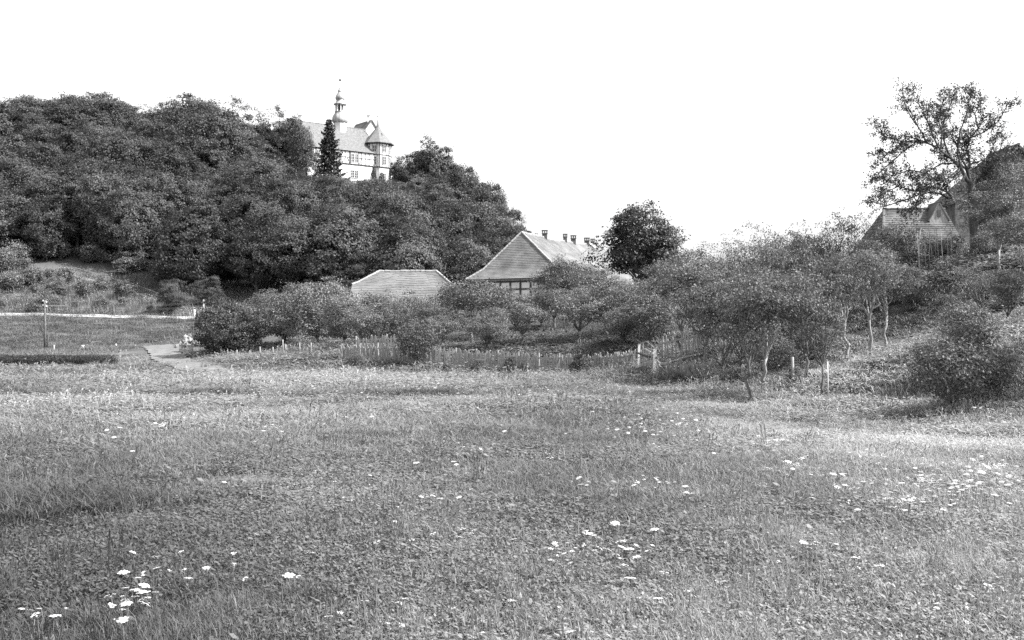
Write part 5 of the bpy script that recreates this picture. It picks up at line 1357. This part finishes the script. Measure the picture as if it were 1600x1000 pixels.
tone = np.where(mw, tone * 1.12 + .015, tone); idx = np.where(mw, rg.integers(0, 2, n_), idx)
tone = np.clip(1.25 * tone * (1 - .42 * lush), .07, .6)
sc_ = np.clip(dd / 8.5, .85, 6.0); hz = np.where(dd < 20, rg.uniform(.4, 1.0, n_), rg.uniform(.6, 1.2, n_) * np.clip(dd / 24, .8, 1.5))
hz = np.where((mown > .5), hz * .75, hz) * np.where(mw, .45, 1.0)
P = np.column_stack([gxp, gyp, gz(gxp, gyp) - .005])
rot = np.column_stack([rg.normal(size=n_) * .08, rg.normal(size=n_) * .08, rg.uniform(0, 6.283, n_)])
gn_scatter('meadow_grass', P, rot, np.column_stack([sc_, sc_, hz]), idx, tone, tuft_col, 'short grass and herbs covering the meadow', 'grass')
# rough grass on the embankment and the slope behind the road
NE = 9000
ex, ey = rg.uniform(-95, -30, NE), rg.uniform(78, 172, NE)
kp = (line_dist(ex, ey, road_line) > 3.0) & (((line_dist(ex, ey, fp_line) > .9) & (line_dist(ex, ey, tr_line) > rg.uniform(.5, 1.6, NE))) | (rg.random(NE) < .15))
ex, ey = ex[kp], ey[kp]; k_ = len(ex)
et = (.13 + .07 * vnoise(ex, ey, .2, 9)) * rg.uniform(.7, 1.4, k_) * np.where(ey > 150, 1.5, 1.0)
es = rg.uniform(4.5, 7.5, k_)
gn_scatter('embankment_grass', np.column_stack([ex, ey, gz(ex, ey) - .01]), np.column_stack([np.zeros(k_), np.zeros(k_), rg.uniform(0, 6.28, k_)]),
           np.column_stack([es, es, rg.uniform(1.5, 3.2, k_) * np.where(ey > 150, 2.4, 1.0)]), rg.integers(0, 5, k_), et, tuft_col, 'rough grass on the road embankment', 'grass')
# dark tall weeds at the left edge of the meadow
NW = 900
wx_ = rg.uniform(0, 1, NW); d_w = rg.uniform(57, 66, NW); pxw = -60 + wx_ * 232
keepw = d_w < 66 - 5 * np.clip((pxw - 110) / 60, 0, 1); pxw, d_w = pxw[keepw], d_w[keepw]; NW = len(pxw)
wx = (pxw - 800) / F * d_w
gn_scatter('tall_weeds', np.column_stack([wx, d_w, gz(wx, d_w) - .02]), np.column_stack([np.zeros(NW), np.zeros(NW), rg.uniform(0, 6.28, NW)]),
           np.column_stack([np.full(NW, 1.3), np.full(NW, 1.3), rg.uniform(1.0, 1.5, NW)]), np.full(NW, 6), rg.uniform(.035, .07, NW), tuft_col, 'strip of tall dark weeds at the left edge of the meadow', 'weeds')
# weeds at the fence foot and in the orchards
NF = 1100
fx = rg.uniform(-16, 20, NF); fy = rg.uniform(26, 58, NF)
ok = ((fy > 55.2) & (fx < 6.5)) | ((fx > 5.5 + rg.uniform(0, 2, NF)) & (gz(fx, fy) > .25) & (rg.random(NF) < .25) & (line_dist(fx, fy, bk_line) > .9))
fx, fy = fx[ok], fy[ok]; NF = len(fx)
gn_scatter('fence_weeds', np.column_stack([fx, fy, gz(fx, fy) - .02]), np.column_stack([np.zeros(NF), np.zeros(NF), rg.uniform(0, 6.28, NF)]),
           np.column_stack([np.full(NF, 1.0), np.full(NF, 1.0), rg.uniform(.35, .8, NF)]), rg.integers(4, 7, NF), rg.uniform(.08, .16, NF), tuft_col, 'weeds along the fence foot and on the orchard bank', 'weeds')

# ------------------------------------------------------------------ white umbel flowers
def umbel(seed, rad, k):
    r_ = np.random.default_rng(seed); mb = MB()
    for i in range(k):
        a = i * 2.39996; r = rad * math.sqrt((i + .4) / k); x, y = r * math.cos(a) + r_.normal() * rad * .06, r * math.sin(a) + r_.normal() * rad * .06
        s = rad * r_.uniform(.2, .32); z = -.12 * r * r / rad + r_.normal() * rad * .03
        mb.lathe((x, y, z), [(s, 0), (s * .7, s * .25)], 6)
    return mb
def ragged(seed, rad, k):
    r_ = np.random.default_rng(seed); mb = MB(); c0 = r_.uniform(0, 6.28)
    for i in range(k):
        a = c0 + r_.uniform(-1.5, 1.5); r = rad * r_.uniform(.1, 1.1); s = rad * r_.uniform(.14, .3)
        mb.lathe((r * math.cos(a), r * math.sin(a), r_.normal() * rad * .1), [(s, 0), (s * .6, s * .3)], 5)
    return mb
HEADS = [ragged(11, .034, 10), ragged(12, .03, 8), umbel(1, .026, 16), umbel(2, .020, 12), umbel(3, .030, 20)]
head_me = [h.mesh('umbel_head', M['flower']) for h in HEADS]
stem_me = []
for i in range(3):
    mb = MB(); mb.tube([(.03 * i - .03, .02, -1.0), (.01, 0, -.5), (0, 0, -.02)], [.0035, .003, .0025], 4); 
    for a in range(5): mb.tube([(0, 0, -.12), (.028 * math.cos(a * 1.26), .028 * math.sin(a * 1.26), -.005)], [.0015, .0012], 3)
    stem_me.append(mb.mesh('flower_stem', M['stem']))
clusters = [(205, 940, 30, 24, 24, 'in the thick clump near the lower left corner'), (60, 968, 36, 8, 7, 'at the lower left corner of the meadow'), (450, 895, 14, 5, 4, 'in the tight bright tuft left of the bottom centre'),
 (320, 890, 60, 26, 13, 'scattered between the lower left clump and the bright tuft'), (252, 664, 7, 5, 12, 'in the tall white clump in the left of the meadow'), (180, 672, 26, 9, 9, 'just left of the tall white clump'),
 (424, 662, 18, 7, 12, 'in the patch right of the tall white clump'), (620, 838, 80, 18, 10, 'thinly spread left of the meadow centre'), (600, 945, 70, 18, 9, 'near the bottom edge, left of the centre'),
 (750, 830, 20, 8, 5, 'in the small group at the meadow centre'), (965, 845, 55, 24, 34, 'in the wide group right of the meadow centre'), (866, 852, 24, 14, 11, 'around the arched stalks right of the meadow centre'),
 (905, 757, 14, 6, 7, 'in the little round tuft above the meadow centre'), (1012, 757, 24, 9, 10, 'in the small row right of the little round tuft'), (1075, 768, 12, 5, 6, 'in the arching pair of stalks above the wide group'),
 (690, 772, 28, 8, 6, 'in the thin row left of the meadow centre'), (1215, 686, 26, 10, 26, 'in the patch before the shaded orchard trees'), (1000, 655, 55, 12, 40, 'in the speckled patch left of the orchard shade'),
 (1075, 645, 26, 9, 24, 'along the edge of the orchard shade'), (1240, 728, 26, 12, 18, 'in the patch left of the dense right drift'), (1350, 758, 50, 16, 30, 'at the left end of the dense right drift'),
 (1500, 738, 80, 20, 150, 'in the dense white drift at the right edge'), (1425, 775, 48, 12, 40, 'along the lower side of the dense right drift'), (1555, 922, 16, 8, 5, 'at the right edge near the bottom'),
 (1265, 842, 26, 10, 7, 'in the small group below the right drift'), (1480, 952, 40, 14, 7, 'in the lower right corner of the meadow'), (1330, 885, 80, 24, 12, 'thinly spread in the lower right of the meadow'),
 (1540, 640, 40, 16, 30, 'beside the big front shrub on the bank'), (830, 700, 380, 40, 60, 'sprinkled over the middle distance of the meadow'), (700, 605, 330, 8, 150, 'in the pale band before the picket fence'), (1150, 930, 240, 40, 14, 'thinly spread along the bottom right of the meadow')]
fl_rng = np.random.default_rng(99); allf = []
for (cx, cy, sx, sy, k, where) in clusters:
    for i in range(k):
        px = cx + fl_rng.normal() * sx * .75; py = cy + fl_rng.normal() * sy * .75
        if px > 1640 or py > 1010: continue
        hgt = fl_rng.uniform(.06, .19) if cy > 600 else .12
        if 600 < cy < 785: hgt = fl_rng.uniform(.12, .23)
        if where.startswith('in the tall white'): hgt = fl_rng.uniform(.16, .34)
        if cy == 640: d = ground_hit(px, py + 12, 15, 30)
        else: d = (EYE - hgt) * F / max(py - HOR, 40)
        x = (px - 800) / F * d; allf.append((d, x, hgt, where))
allf.sort(key=lambda t: t[0])
zf = gz(np.array([a[1] for a in allf]), np.array([a[0] for a in allf]))
for i, (d, x, hgt, where) in enumerate(allf[:300]):
    r_ = fl_rng; root = empty('umbel_flower', (x, d, zf[i]), r_.uniform(0, 6.28))
    s = r_.uniform(.5, 1.3)
    st = link(bpy.data.objects.new('stem', stem_me[i % 3]), root); st.location = (0, 0, hgt); st.scale = (s, s, hgt + .01)
    hd = link(bpy.data.objects.new('flower_head', head_me[int(r_.integers(0, 5))]), root); hd.location = (0, 0, hgt); hd.scale = (s, s, s); hd.rotation_euler = (r_.normal() * .2, r_.normal() * .2, 0)
    tag(root, 'flat white umbel flower ' + where, 'flower', 'white flowers ' + where)
fcol = bpy.data.collections.new('flower_sources')
for hm in head_me: fcol.objects.link(bpy.data.objects.new('head_source', hm))
rest = allf[300:]; kk = len(rest)
gn_scatter('distant_flowers', np.column_stack([[a[1] for a in rest], [a[0] for a in rest], zf[300:] + np.array([a[2] for a in rest])]), fl_rng.normal(size=(kk, 3)) * .2,
           np.repeat(fl_rng.uniform(.8, 1.5, kk)[:, None], 3, 1), fl_rng.integers(0, 5, kk), np.ones(kk), fcol, 'far white flower heads sprinkled over the meadow', 'flowers')
g = G(267, 20.6, -.05); pole('meadow_stake', g, g + Vector((0, 0, .2)), .012, 'wood_pale', 'tiny pale stake right behind the tall white flower clump', 'stake', 5)
